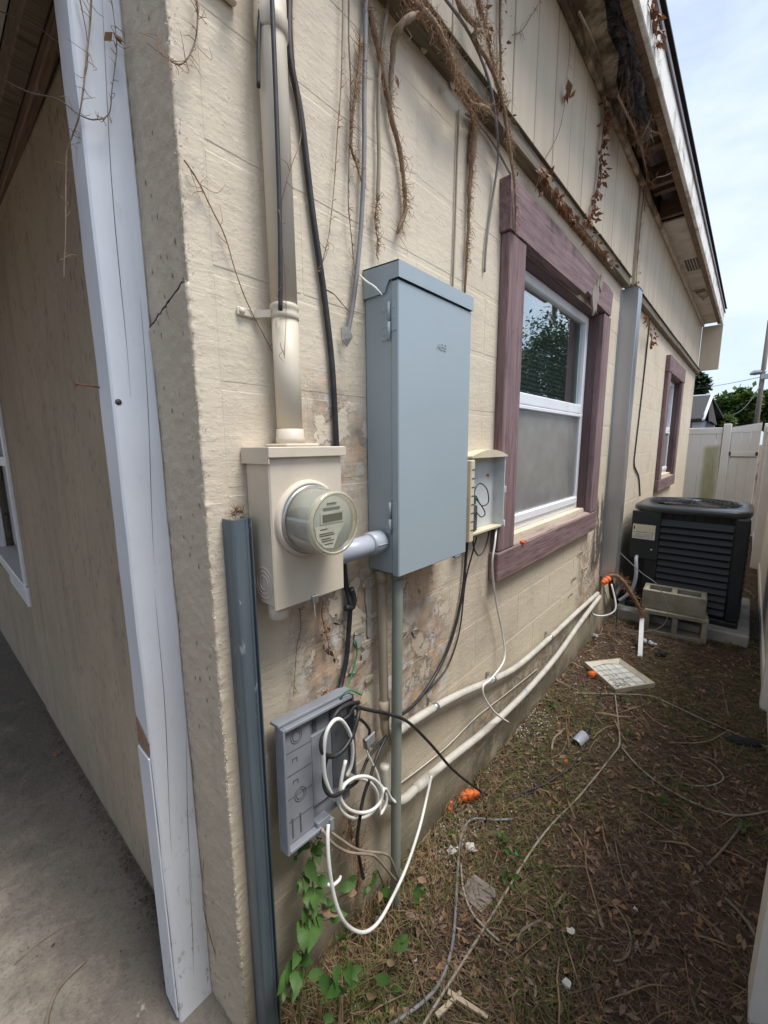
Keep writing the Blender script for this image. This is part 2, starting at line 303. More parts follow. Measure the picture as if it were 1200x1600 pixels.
# ------------------------------------------------------------------ mesh building
class MB:
    def __init__(s): s.v = []; s.f = []; s.sm = []
    def add(s, vs, fs, smooth=False):
        o = len(s.v); s.v += [tuple(p) for p in vs]; s.f += [tuple(i+o for i in f) for f in fs]; s.sm += [smooth]*len(fs); return s
    def box(s, x0, x1, y0, y1, z0, z1, bev=0.0, M=None):
        if bev <= 0:
            vs = [(x, y, z) for x in (x0, x1) for y in (y0, y1) for z in (z0, z1)]
            fs = [(0, 1, 3, 2), (4, 6, 7, 5), (0, 4, 5, 1), (2, 3, 7, 6), (0, 2, 6, 4), (1, 5, 7, 3)]
        else:                                   # chamfered box: 24 verts
            b = min(bev, .49*(x1-x0), .49*(y1-y0), .49*(z1-z0)); vs = []; idx = {}
            L = ((x0, x1), (y0, y1), (z0, z1))
            for cx in (0, 1):
                for cy in (0, 1):
                    for cz in (0, 1):
                        c = (cx, cy, cz)
                        for a in range(3):      # vertex lying on the face normal to axis a
                            p = [L[k][c[k]] + (0 if k == a else (b if c[k] == 0 else -b)) for k in range(3)]
                            idx[c+(a,)] = len(vs); vs.append(tuple(p))
            fs = []
            for a in range(3):
                o = [k for k in range(3) if k != a]
                for sgn in (0, 1):
                    q = []
                    for (i, j) in ((0, 0), (1, 0), (1, 1), (0, 1)):
                        c = [0, 0, 0]; c[a] = sgn; c[o[0]] = i; c[o[1]] = j; q.append(idx[tuple(c)+(a,)])
                    fs.append(tuple(q))
                for i in (0, 1):
                    for j in (0, 1):            # edge along axis a
                        c0 = [0, 0, 0]; c0[o[0]] = i; c0[o[1]] = j; c1 = list(c0); c1[a] = 1
                        fs.append((idx[tuple(c0)+(o[0],)], idx[tuple(c0)+(o[1],)], idx[tuple(c1)+(o[1],)], idx[tuple(c1)+(o[0],)]))
            for c in [(i, j, k) for i in (0, 1) for j in (0, 1) for k in (0, 1)]: fs.append(tuple(idx[c+(a,)] for a in range(3)))
        if M: vs = [M @ Vector(p) for p in vs]
        return s.add(vs, fs)
    def tube(s, pts, r, n=8, cap=True, smooth=True, sub=4, flat=None):
        pts = [Vector(p) for p in pts]; m = len(pts)
        rr = r if isinstance(r, (list, tuple)) else [r]*m
        P = []; Rr = []
        if sub > 1 and m > 2:
            for i in range(m-1):
                p0 = pts[max(i-1, 0)]; p1 = pts[i]; p2 = pts[i+1]; p3 = pts[min(i+2, m-1)]
                for k in range(sub):
                    q = k/sub
                    P.append(.5*((2*p1)+(p2-p0)*q+(2*p0-5*p1+4*p2-p3)*q*q+(3*p1-p0-3*p2+p3)*q**3)); Rr.append(rr[i]*(1-q)+rr[i+1]*q)
            P.append(pts[-1]); Rr.append(rr[-1])
        else: P = pts; Rr = rr
        vs = []; up = None
        for i, p in enumerate(P):
            d = (P[min(i+1, len(P)-1)]-P[max(i-1, 0)])
            d = d.normalized() if d.length > 1e-9 else Vector((0, 0, 1))
            if up is None: up = d.orthogonal().normalized()
            up = (up-d*up.dot(d)); up = up.normalized() if up.length > 1e-6 else d.orthogonal().normalized()
            w = d.cross(up)
            for k in range(n):
                a = 2*math.pi*k/n; vs.append(p+(up*math.cos(a)+w*math.sin(a))*Rr[i])
        fs = [(i*n+k, i*n+(k+1) % n, (i+1)*n+(k+1) % n, (i+1)*n+k) for i in range(len(P)-1) for k in range(n)]
        if cap: fs += [tuple(reversed(range(n))), tuple((len(P)-1)*n+k for k in range(n))]
        return s.add(vs, fs, smooth)
    def lathe(s, prof, axis, org, n=32, smooth=True, caps=True):    # prof: (along, radius)
        a = Vector(axis).normalized(); e = a.orthogonal().normalized(); w = a.cross(e); o = Vector(org); vs = []
        for h, r in prof:
            for k in range(n):
                q = 2*math.pi*k/n; vs.append(o+a*h+(e*math.cos(q)+w*math.sin(q))*r)
        fs = [(i*n+k, i*n+(k+1) % n, (i+1)*n+(k+1) % n, (i+1)*n+k) for i in range(len(prof)-1) for k in range(n)]
        if caps and prof[0][1] > 1e-6: fs.append(tuple(reversed(range(n))))
        if caps and prof[-1][1] > 1e-6: fs.append(tuple((len(prof)-1)*n+k for k in range(n)))
        return s.add(vs, fs, smooth)
    def prism(s, poly, d):                               # poly: list of 3D points, extruded by vector d
        n = len(poly); poly = [Vector(p) for p in poly]; d = Vector(d)
        return s.add(poly+[p+d for p in poly], [tuple(reversed(range(n))), tuple(range(n, 2*n))]+[(i, (i+1) % n, n+(i+1) % n, n+i) for i in range(n)])
    def build(s, name, mat, parent=None, fixn=True):
        me = bpy.data.meshes.new(name); me.from_pydata(s.v, [], s.f)
        me.polygons.foreach_set('use_smooth', s.sm); me.materials.append(MATS[mat]); me.validate()
        if fixn:
            import bmesh
            bm = bmesh.new(); bm.from_mesh(me); bmesh.ops.recalc_face_normals(bm, faces=bm.faces); bm.to_mesh(me); bm.free()
        return link(name, me, parent)
def link(name, me, parent=None):
    o = bpy.data.objects.new(name, me); COL.objects.link(o)
    if parent is not None:
        o.parent = parent
        if parent.type == 'EMPTY': o.location = -parent.location
    return o
def tag(o, label, cat, group=None):
    o['label'] = label; o['category'] = cat
    if group: o['group'] = group
    return o
def thing(name, label, cat, loc, group=None):
    o = bpy.data.objects.new(name, None); COL.objects.link(o); o.location = loc; o.empty_display_size = .05
    return tag(o, label, cat, group)
def struct(o): o['kind'] = 'structure'; return o
def bx(name, mat, parent, *a, bev=0.0, M=None): return MB().box(*a, bev=bev, M=M).build(name, mat, parent)
def frame(org, ex, ey, ez):
    return Matrix(((ex[0], ey[0], ez[0], org[0]), (ex[1], ey[1], ez[1], org[1]), (ex[2], ey[2], ez[2], org[2]), (0, 0, 0, 1)))

# ================================================================== SETTING
# ---- ground: one sheet, fine in the side yard
def axis_vals(fine0, fine1, step, far):
    a = [fine0+i*step for i in range(int((fine1-fine0)/step)+1)]
    lo = [-far, -60, -25, -9, -4, -1.6]; hi = [2.5, 5, 12, 30, 80, far]
    return [q for q in lo if q < a[0]-.2]+a+[q for q in hi if q > a[-1]+.2]
xs = axis_vals(-.36, 1.16, .02, 400); ys = axis_vals(-.1, 5.3, .022, 400)
m = MB(); vs = []
for y in ys:
    for x in xs:
        z = gz(x, y) if (-.05 < x < 2 and .3 < y < 9) else 0.0
        if -.05 < x < 1.1 and .3 < y < 5.5: z += .006*noise.noise(Vector((x*38, y*38, 5)))
        if x < -.06 and y < 9: z = -.06
        if y < .3 and x < .3: z = min(z, -.02)
        vs.append((x, y, z))
nx = len(xs)
m.add(vs, [(j*nx+i, j*nx+i+1, (j+1)*nx+i+1, (j+1)*nx+i) for j in range(len(ys)-1) for i in range(nx-1)], True)
struct(m.build('ground', 'soil'))
# ---- porch slab
def fy(x): return .350+.025*x                 # line of the front wall (slightly out of square)
m = MB(); gx = [-8+.25*i for i in range(26)]+[-1.5+.05*i for i in range(31)]; gx = [min(q, -.03) for q in gx]; gy = [-4, -2, -1]+[-.8+.05*i for i in range(24)]
vs = []
for x in gx:
    for y in gy: vs.append((x, y, .012+.006*noise.noise(Vector((x*3, y*3, 0)))))
ny = len(gy)
m.add(vs, [(i*ny+j, (i+1)*ny+j, (i+1)*ny+j+1, i*ny+j+1) for i in range(len(gx)-1) for j in range(ny-1)], True)
m.box(-8, -.031, -4, .348, -.12, -.002)
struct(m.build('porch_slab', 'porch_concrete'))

# ================================================================== HOUSE
house = thing('house', 'beige painted block house with board siding above and rotten eave', 'house', (-4, 4, 0))
OPEN = [(1.65, 2.78, 1.05, 2.21), (5.42, 6.37, 1.09, 2.19)]      # window openings y0 y1 z0 z1
def subtract(rects, o):
    out = []
    for (a, b, c, d) in rects:
        y0, y1, z0, z1 = o
        if b <= y0 or a >= y1 or d <= z0 or c >= z1: out.append((a, b, c, d)); continue
        if a < y0: out.append((a, y0, c, d))
        if b > y1: out.append((y1, b, c, d))
        p, q = max(a, y0), min(b, y1)
        if c < z0: out.append((p, q, c, z0))
        if d > z1: out.append((p, q, z1, d))
    return out
YN, YF = .395, 8.0
rects = [(YN-.03, YF, -.25, 2.5)]
for o in OPEN: rects = subtract(rects, o)
m = MB()
for (a, b, c, d) in rects: m.box(-.16, -.0014, a, b, c, d)
wall = m.build('side_wall', 'painted_block', house)
cache = {}
def block_mesh(w, h):
    k = (round(w, 3), round(h, 3))
    if k not in cache:
        e = .008; g = .004; dpt = .003
        vs = [(-dpt, 0, 0), (-dpt, w, 0), (-dpt, w, h), (-dpt, 0, h), (0, g, e), (0, w-g, e), (0, w-g, h-e), (0, g, h-e)]
        me = bpy.data.meshes.new('block'); me.from_pydata(vs, [], [(4, 5, 6, 7), (0, 1, 5, 4), (1, 2, 6, 5), (2, 3, 7, 6), (3, 0, 4, 7)])
        me.materials.append(MATS['painted_block']); cache[k] = me
    return cache[k]
ch, cl, J = .2032, .4064, .003
for i in range(13):
    z0 = -.06+i*ch; z1 = min(z0+ch, 2.48)
    if z1-z0 < .03: continue
    y = YN-(cl/2 if i % 2 else 0)
    while y < YF:
        for q in [(max(y, YN), min(y+cl, YF), z0, z1)]:
            rs = [q]
            for o in OPEN: rs = subtract(rs, o)
            for (a, b, c, d) in rs:
                if b-a < .03 or d-c < .02: continue
                o = link('block', block_mesh(b-a-.0006, d-c-J), wall); o.location = (-.0008+random.uniform(-.0002, .0003), a+.0003, c+J/2)
        y += cl
# lumpy corner strip of render, wrapping from the front round to the side
def corner():
    m = MB(); vs = []; us = []; x = -.258
    path = []
    while x < -.005: path.append((x, fy(x), 0, -1)); x += .008
    for k in range(5):
        a = k/4*math.pi/2; path.append((-.004+.004*math.sin(a), fy(0)+.004-.004*math.cos(a), math.sin(a), -math.cos(a)))
    y = fy(0)+.010
    while y < YN+.02: path.append((0, y, 1, 0)); y += .009
    nzs = 420; H = 2.49
    for j in range(nzs+1):
        z = -.1+(H+.1)*j/nzs
        for (px_, py_, nx_, ny_) in path:
            d = .0016*noise.noise(Vector((px_*28, py_*28, z*24)))+.0024*noise.noise(Vector((px_*80, py_*80, z*72)))
            ed = max(0, 1-abs(px_)/.03)*max(0, 1-max(0, py_-.352)/.012)
            if nx_ < .01: d += .002*noise.noise(Vector((px_*9, 3, z*7)))
            if nx_ > .3: d *= max(.06, 1-max(0, py_-.352)/.012)
            if nx_ > 0 and nx_ < 1 or (px_ > -.03): d += ed*(.0008*max(0, noise.noise(Vector((7, py_*30, z*23)))+.25)+.0020*noise.noise(Vector((px_*150, py_*150, z*150))))
            # crack
            cz = 1.735+.28*(px_+.0)+.008*noise.noise(Vector((px_*40, 0, 0)))
            if px_ < 0.0 and px_ > -.2 and ny_ < -.3 and cz-.10 < z < cz: d += .007*(1-(cz-z)/.10)
            if nx_ > .9 and py_ > YN-.012: d = -.0007 if py_ < YN+.004 else -.006
            vs.append((px_+nx_*d, py_+ny_*d, z))
    n = len(path)
    m.add(vs, [(j*n+i, j*n+i+1, (j+1)*n+i+1, (j+1)*n+i) for j in range(nzs) for i in range(n-1)], True)
    o = m.build('corner_render', 'rough_stucco', house, fixn=False); o.data.materials.append(MATS['painted_block'])
    for pl in o.data.polygons:
        if pl.index % (n-1) >= sum(1 for q in path if q[2] < .6)-1: pl.material_index = 1
    cb = MB(); rr_ = random.Random(5)
    for k in range(1500):
        z = rr_.uniform(.02, 2.45); q = rr_.gauss(0, .006); c0 = Vector((min(0, q)+.001, fy(0)+max(0, -q*0+max(0, q))-.001, z)); s_ = rr_.uniform(.0006, .0020)*(1.6 if rr_.random() < .08 else 1)
        pts_ = [c0+Vector((rr_.uniform(-1, 1), rr_.uniform(-1, 1), rr_.uniform(-1, 1))).normalized()*s_*rr_.uniform(.7, 1.3) for _ in range(4)]
        cb.add(pts_, [(0, 1, 2), (0, 2, 3), (0, 3, 1), (1, 3, 2)])
    oc = cb.build('corner_grit', 'painted_block', house); oc['kind'] = 'stuff'
    cr = MB(); cr.tube([(-.165+.165*k/14, fy(-.165)-.002+.004*k/14*.4-.003, 1.735-.28*(.165-.165*k/14)+.006*noise.noise(Vector((k*.9, 0, 0)))) for k in range(15)], [.0012+.0022*abs(noise.noise(Vector((k*.7, 3, 0)))) for k in range(15)], 5, sub=2); cr.build('crack', 'ink', house)
    return o
corner()
# front wall (in the porch shade) with a window
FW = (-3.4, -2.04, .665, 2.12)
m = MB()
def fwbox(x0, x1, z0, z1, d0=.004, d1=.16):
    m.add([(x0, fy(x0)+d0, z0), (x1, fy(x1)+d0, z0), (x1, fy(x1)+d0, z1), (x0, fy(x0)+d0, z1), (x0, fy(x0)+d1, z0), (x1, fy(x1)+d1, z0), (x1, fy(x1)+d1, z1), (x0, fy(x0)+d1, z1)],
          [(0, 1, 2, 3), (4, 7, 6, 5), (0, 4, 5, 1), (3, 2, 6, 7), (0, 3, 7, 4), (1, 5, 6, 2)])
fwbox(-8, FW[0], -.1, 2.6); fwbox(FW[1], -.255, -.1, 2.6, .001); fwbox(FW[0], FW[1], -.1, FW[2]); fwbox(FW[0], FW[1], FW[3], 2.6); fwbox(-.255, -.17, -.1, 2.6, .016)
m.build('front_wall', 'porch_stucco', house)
w = bx('porch_window', 'far_glass', house, FW[0], FW[1], fy(-2.7)+.095, fy(-2.7)+.10, FW[2], FW[3])
for (a, b, c, d) in ((FW[1]-.045, FW[1]-.002, FW[2]+.062, FW[3]), (FW[0]+.002, FW[0]+.045, FW[2]+.062, FW[3]), (FW[0]+.002, FW[1]+.02, FW[2]-.045, FW[2]+.06), (FW[0]+.046, FW[1]-.046, FW[3]-.05, FW[3]-.002), (FW[0]+.046, FW[1]-.046, 1.36, 1.41)):
    bx('frame', 'vinyl_white', w, a, b, fy(b)-.012, fy(b)+.09, c, d, bev=.003)
m = MB(); m.box(-3.5, -1.9, .6, 1.4, .5, 2.3)
m.build('dark_room', 'room_wall', house)
# end wall, inner cores
bx('end_wall', 'painted_block', house, -8, -.165, 7.85, 8.0, -.1, 2.5)
# siding boards above the block: each board its own piece
gv = .192; y = .375
k = 0
while y < 8.0:
    y1 = min(y+gv, 8.0)
    dz = random.uniform(-.004, .004)
    bx('siding_board', 'siding_paint', house, -.03, .020+random.uniform(-.0008, .0008), y+.004, y1-.003, 2.545+dz, 3.215, bev=.0025)
    y += gv; k += 1
bx('siding_backing', 'dark_wood', house, -.05, .012, .37, 7.995, 2.545, 3.21)
bx('gable_front', 'siding_paint', house, -8, .012, fy(0)+.004, .366, 2.60, 3.6)
# ledge strip between block and siding: three lengths, weathered
for (a, b, e) in ((.36, 2.52, .0), (2.524, 3.30, .003), (3.44, 5.62, -.002), (5.624, 8.01, .002)):
    bx('ledge_strip', 'ledge_wood', house, -.02, .040+e, a, b, 2.488, 2.541, bev=.004)
    bx('drip_flashing', 'ledge_wood', house, .0, .050+e, a+.003, b-.003, 2.5415, 2.5445)
# vertical bead on the siding
MB().tube([(.03, 3.45, 2.55), (.03, 3.45, 3.19)], .008, 6).build('corner_bead', 'siding_paint', house)
# soffit, fascia, roof edge
SZ = 3.20; FX = .235
sf = bx('soffit', 'soffit_paint', house, .022, FX, 4.22, 8.02, SZ, SZ+.012)
for i in range(6):
    bx('vent_slat', 'ink', sf, .085+i*.022, .098+i*.022, 5.14, 5.50, SZ-.004, SZ-.0005)
for (a, b, c, d) in ((.072, .083, 5.10, 5.54), (.212, .222, 5.10, 5.54), (.083, .212, 5.10, 5.14), (.083, .212, 5.50, 5.54)): bx('vent_frame', 'soffit_paint', sf, a, b, c, d, SZ-.006, SZ-.0005)
# remains of the soffit near the corner, ragged outline
edge = [(.022, .3), (.19, .3), (.175, 1.2), (.165, 1.9), (.12, 2.2), (.13, 2.35), (.085, 2.5), (.075, 2.72), (.05, 2.9), (.022, 3.0)]
MB().prism([(x, y, SZ) for x, y in edge], (0, 0, .011)).build('torn_soffit', 'soffit_stained', house)
MB().prism([(.06, 6.2, SZ-.003), (.16, 6.1, SZ-.003), (.2, 6.5, SZ-.003), (.12, 6.7, SZ-.003)], (0, 0, .002)).build('soffit_stain', 'soffit_stained', house)
bx('crown_strip', 'soffit_stained', house, .021, .045, .37, 4.2, SZ-.045, SZ-.002, bev=.006)
bx('crown_strip', 'soffit_paint', house, .021, .045, 4.2, 7.99, SZ-.045, SZ-.002, bev=.006)
fa = bx('fascia', 'fascia_paint', house, FX, FX+.022, .1, 8.06, 3.165, 3.335, bev=.004)
bx('fascia_lip', 'dark_wood', fa, FX-.04, FX-.002, .1, 8.04, 3.172, 3.215)
bx('drip_edge', 'drip_edge', house, FX-.02, FX+.034, .08, 8.09, 3.336, 3.343)
bx('drip_face', 'drip_edge', house, FX+.027, FX+.034, .08, 8.09, 3.318, 3.335)
# deck and rafters in the open eave
m = MB(); m.prism([(FX+.02, .1, 3.345), (FX+.02, 8.08, 3.345), (-4.4, 8.08, 5.2), (-4.4, .1, 5.2)], (0, 0, .03)); m.build('roof_deck', 'deck_wood', house)
m = MB(); m.prism([(FX+.045, .06, 3.378), (FX+.045, 8.1, 3.378), (-4.4, 8.1, 5.236), (-4.4, .06, 5.236)], (0, 0, .012))
m.prism([(-4.4, .06, 5.236), (-4.4, 8.1, 5.236), (-9.0, 8.1, 3.378), (-9.0, .06, 3.378)], (0, 0, .012)); m.build('roof', 'shingle', house)
for i, yy in enumerate((.6, 1.21, 1.82, 2.43, 3.04, 3.62, 4.15)):
    bx('rafter_tail', 'dark_wood', house, .024, FX-.045, yy, yy+.038, 3.215, 3.345-.0)
    bx('lookout_block', 'dark_wood', house, .03, FX-.05, yy+.2, yy+.2+.09*random.random()+.05, 3.26, 3.31)
bx('eave_blocking', 'ac_core', house, -.06, .011, .37, 7.99, 3.216, 3.42)
# grey insulation hanging out of the eave
pts = [(.20, 1.4, 3.23), (.19, 1.9, 3.21), (.185, 2.15, 3.19), (.17, 2.3, 3.18), (.165, 2.5, 3.15), (.16, 2.7, 3.13), (.155, 2.85, 3.10)]
m = MB()
for k in range(9):                                  # torn rags
    off = Vector((random.gauss(0, .012), 0, random.gauss(0, .01))); a0 = random.uniform(0, 3); a1 = a0+random.uniform(1.5, 3)
    q = []
    for h in range(12):
        a = min(a0+(a1-a0)*h/11, len(pts)-1.001); i = int(a); q.append(Vector(pts[i]).lerp(Vector(pts[i+1]), a-i)+off+Vector((random.gauss(0, .007), random.gauss(0, .006), random.gauss(0, .009))))
    m.tube(q, [random.uniform(.004, .015) for _ in range(11)]+[.001], 6, sub=3, smooth=False)
for p_i in range(900):
    a = random.random()*(len(pts)-1); i = int(a); p = Vector(pts[i]).lerp(Vector(pts[i+1]), a-i)+Vector((random.gauss(0, .012), 0, random.gauss(0, .01))); q = p+Vector((random.gauss(0, .028), random.gauss(0, .03), random.gauss(-.018, .022)))
    m.tube([p, p.lerp(q, .6)+Vector((0, 0, .01)), q], [.0022, .0014, .0006], 3, False, sub=1)
m.build('torn_insulation', 'insulation', house)
# board closing the far end of the eave
bx('eave_end_board', 'siding_paint', house, .021, .262, 8.022, 8.045, 2.53, 3.164, bev=.003)
# porch ceiling, lengthened out of view to darken the porch; ledger boards
bx('porch_ceiling', 'soffit_paint', house, -8, -.19, -5, .26, 2.44, 2.46)
bx('porch_ledger', 'ledge_wood', house, -8, -.14, .262, .305, 2.37, 2.44, bev=.004)
bx('porch_ledger', 'dark_wood', house, -8, -.14, .306, .330, 2.34, 2.43, bev=.004)
bx('porch_roof', 'shingle', house, -8, -.16, -5.1, .345, 2.50, 2.56)
bx('porch_shade_beam', 'white_post_paint', house, -8, -.26, -5.02, -4.9, 2.2, 2.438)  # unseen beams, added to keep light out of the porch
bx('porch_shade_beam', 'white_post_paint', house, -.252, -.170, -5.0, .255, 2.27, 2.438, bev=.004)

# ---- side windows
def window(y0, y1, z0, z1, fz, near):
    win = bx('window', 'window_glass', house, -.066, -.062, y0+.05, y1-.05, (z0+z1)/2, z1-.05)
    tw = .150
    hx = .038
    # timber casing
    bx('casing_side', 'mauve_wood_z', win, -.0, hx, y0-tw+.012, y0+.004, z0-.03, z1-.0, bev=.004)
    bx('casing_side', 'mauve_wood_z', win, -.0, hx, y1-.004, y1+tw-.012, z0-.03, z1-.0, bev=.004)
    bx('casing_sill', 'mauve_wood_y', win, -.0, hx+.004, y0-tw+.0, y1+tw-.02, z0-.155, z0-.032, bev=.004)
    if not near: bx('casing_head', 'mauve_wood_y', win, -.0, hx+.003, y0-tw, y1+tw, z1+.002, z1+.165, bev=.004)
    else:
        # warped head board with a rotten notch
        a, b = y0-tw-.01, y1+tw-.02; poly = []
        top = [(a, z1+.170), (a+.5, z1+.168), (a+.95, z1+.157), (a+1.2, z1+.150), (b-.08, z1+.150), (b, z1+.140)]
        bot = [(b-.02, z1+.004), (y1-.05, z1+.006), (y1-.17, z1+.01), (y1-.235, z1+.045), (y1-.27, z1+.02), (y1-.36, z1+.028), (y1-.40, z1+.004), (a+.6, z1+.002), (a+.01, z1+.002)]
        MB().prism([(0, y, z) for y, z in top+bot], (hx+.004, 0, 0)).build('casing_head', 'mauve_wood_y', win)
        yy = y1-.235
        MB().prism([(hx+.006, yy-.055, z1+.035), (hx+.010, yy-.03, z1+.085), (hx+.012, yy-.002, z1+.075), (hx+.013, yy+.02, z1+.13), (hx+.014, yy+.045, z1+.10), (hx+.014, yy+.040, z1+.03), (hx+.013, yy+.022, z1+.005), (hx+.012, yy+.018, z1-.05), (hx+.011, yy-.004, z1-.035), (hx+.010, yy-.016, z1-.072), (hx+.009, yy-.034, z1-.03)], (-.010, 0, 0)).build('wood_splinter', 'grey_wood', win)
        MB().prism([(hx+.02, yy+.04, z1+.15), (hx+.026, yy+.06, z1+.12), (hx+.022, yy+.05, z1+.06), (hx+.016, yy+.03, z1+.09)], (-.008, 0, 0)).build('wood_splinter', 'bare_sill', win)
    # reveals
    bx('jamb', 'mauve_wood_x', win, -.105, -.001, y1-.012, y1-.0045, z0-.02, z1-.013)
    bx('jamb', 'mauve_wood_x', win, -.105, -.001, y0+.0045, y0+.012, z0-.02, z1-.013)
    bx('jamb_head', 'mauve_wood_x', win, -.105, -.001, y0+.005, y1-.005, z1-.012, z1-.001)
    MB().prism([(-.10, y0+.013, z0-.005), (-.10, y1-.013, z0-.005), (.036, y1-.013, z0-.028), (.036, y0+.013, z0-.028)], (0, 0, -.012)).build('sill', 'bare_sill', win)
    # vinyl frame
    fx0, fx1 = -.095, -.045; mid = fz
    for (a, b, c, d) in ((y0+.0125, y0+.05, z0+.0, z1-.0125), (y1-.055, y1-.0125, z0+.0, z1-.0125), (y0+.0505, y1-.0555, z1-.055, z1-.0125), (y0+.0505, y1-.0555, z0+.0, z0+.035)):
        bx('frame', 'vinyl_white', win, fx0, fx1, a, b, c, d, bev=.003)
    bx('sash_rail', 'vinyl_white', win, fx0+.005, fx1+.004, y0+.0505, y1-.0555, mid-.025, mid+.025, bev=.004)
    bx('sash_rail', 'vinyl_white', win, fx0+.005, fx1+.012, y0+.0505, y1-.0555, z0+.036, z0+.075, bev=.004)
    bx('sash_rail', 'vinyl_white', win, fx0+.01, fx1+.010, y0+.0505, y1-.0555, mid-.048, mid-.03, bev=.003)
    bx('lower_pane', 'window_glass', win, -.072, -.069, y0+.051, y1-.056, z0+.076, mid-.049)
    bx('insect_screen', 'insect_screen', win, -.053, -.0515, y0+.051, y1-.056, z0+.076, mid-.049)
    # blinds
    z = z0+.06
    while z < z1-.05:
        M = Matrix.Translation((-.135, 0, z)) @ Matrix.Rotation(R_(38), 4, 'Y')
        bx('blind_slat', 'blind', win, -.0135, .0135, y0+.03, y1-(.13 if z > mid else .04), -.0008, .0008, M=M); z += .0235
    m = MB(); a0, a1, c0, c1 = y0-.1, y1+.1, z0-.1, z1+.1
    m.add([(-.17, a0, c0), (-.17, a1, c0), (-.17, a1, c1), (-.17, a0, c1), (-.9, a0, c0), (-.9, a1, c0), (-.9, a1, c1), (-.9, a0, c1)], [(4, 5, 6, 7), (0, 1, 5, 4), (2, 3, 7, 6), (0, 4, 7, 3), (1, 2, 6, 5)])
    m.build('room', 'room_wall', win)
window(*OPEN[0], 1.66, True); window(*OPEN[1], 1.62, False)
# paint flakes curling off the wall
for (px, py, sz) in ((690, 138, .014), (660, 78, .014), (705, 134, .016), (895, 905, .03), (905, 865, .03), (890, 930, .025), (912, 890, .03), (627, 990, .025), (648, 985, .02), (560, 985, .025), (570, 1005, .02), (556, 1040, .03), (586, 960, .02), (575, 1060, .02)):
    c = WX(px, py, .004); m = MB(); n = 7; poly = []
    for k in range(n):
        a = 2*math.pi*k/n; rr = sz*random.uniform(.5, 1.0); poly.append(Vector((.001+max(0, math.sin(a+1))*sz*.5, math.cos(a)*rr, math.sin(a)*rr*.8))+c)
    m.prism(poly, (.0012, 0, 0)).build('paint_flake', 'paint_flake', wall)
# mortar smears
for (px, py, a, b) in ((575, 935, .012, .06), (577, 975, .014, .05), (648, 985, .012, .02), (560, 1000, .02, .03), (570, 1025, .02, .02)):
    c = WX(px, py, .002); m = MB(); poly = []
    for k in range(10):
        q = 2*math.pi*k/10; s_ = random.uniform(.6, 1.1); poly.append(c+Vector((0, math.cos(q)*a*s_, math.sin(q)*b*s_)))
    m.prism(poly, (.0025, 0, 0)).build('mortar_smear', 'mortar', wall)

# ================================================================== POSTS AT THE CORNER
post = thing('porch_post', 'white painted timber porch post standing against the house corner', 'post', (-.21, .30, .01))
m = MB(); vs = []
prof = []
x0, x1, y0, y1 = -.252, -.170, .262, .346; bv = .004
prof = [(x0+bv, y0), (x1-bv, y0), (x1, y0+bv), (x1, y1-bv), (x1-bv, y1), (x0+bv, y1), (x0, y1-bv), (x0, y0+bv)]
N = 60
for j in range(N+1):
    z = .012+2.43*j/N; wob = .0016*noise.noise(Vector((0, 0, z*3)))
    for (x, y) in prof:
        n_ = .0012*noise.noise(Vector((x*60, y*60, z*9)))
        vs.append((x+wob+n_, y+n_, z))
m.add(vs, [(j*8+k, j*8+(k+1) % 8, (j+1)*8+(k+1) % 8, (j+1)*8+k) for j in range(N) for k in range(8)]+[tuple(range(8)), tuple(N*8+k for k in range(8))])
m.build('timber', 'white_post_paint', post)
bx('patch_strip', 'white_post_paint', post, -.246, -.175, .2575, .2612, .03, .76, bev=.001)
MB().prism([(-.249, .2605, .765), (-.178, .2605, .765), (-.172, .2605, .80), (-.246, .2605, .835)], (0, .0012, 0)).build('bare_patch', 'deck_wood', post)
MB().prism([(-.249, .2610, .12), (-.225, .2610, .03), (-.249, .2610, .02)], (0, -.0018, 0)).build('bare_patch', 'deck_wood', post)
MB().tube([(-.24, .262, 1.572), (-.241, .225, 1.575)], .0017, 6).lathe([(0, .0045), (.0015, .0045)], (-.02, -1, 0), (-.241, .2245, 1.575), 8).build('nail', 'rust', post)
for (a, z0, z1) in ((.292, 1.55, 2.25), (.31, 1.2, 1.75), (.285, .5, 1.15), (.318, .35, .8), (.30, .12, .45)):
    pts = [(-.1692, a+.02*(z-z0)/(z1-z0)+.003*math.sin(z*9), z) for z in [z0+(z1-z0)*k/7 for k in range(8)]]
    MB().tube(pts, [.0001, .0003, .0005, .0006, .0005, .0004, .0003, .0001], 4).build('drying_crack', 'ink', post)
MB().lathe([(0, .006), (.0006, .006)], (1, 0, 0), WX(185, 628, -.1692), 10).build('bolt_hole', 'ink', post)

# bluish galvanised strut standing in front of the corner
st_ = thing('steel_strut', 'weathered blue grey steel strut leaning on the wall beside the meter', 'strut', (.06, .40, 0))
sec = [(.003, .379), (.040, .379), (.043, .382), (.043, .402), (.041, .404), (.041, .4065), (.043, .408), (.043, .411), (.036, .412), (.036, .4165), (.043, .4175), (.043, .420), (.003, .421), (.003, .418), (.034, .417), (.034, .384), (.003, .382)]
m = MB(); n = len(sec); vs = []; NJ = 30
for j in range(NJ+1):
    z = -.06+1.372*j/NJ
    for (a, b) in sec: vs.append((a+.002*(1-z)+.0006*noise.noise(Vector((a*40, b*40, z*6))), b-.002*(1.3-z), z))
m.add(vs, [(j*n+k, j*n+(k+1) % n, (j+1)*n+(k+1) % n, (j+1)*n+k) for j in range(NJ) for k in range(n)]+[tuple(NJ*n+k for k in range(n))])
m.build('channel', 'blue_grey_metal', st_)
bx('back_plate', 'blue_grey_metal', st_, .0065, .0085, .383, .416, 0, 1.30)

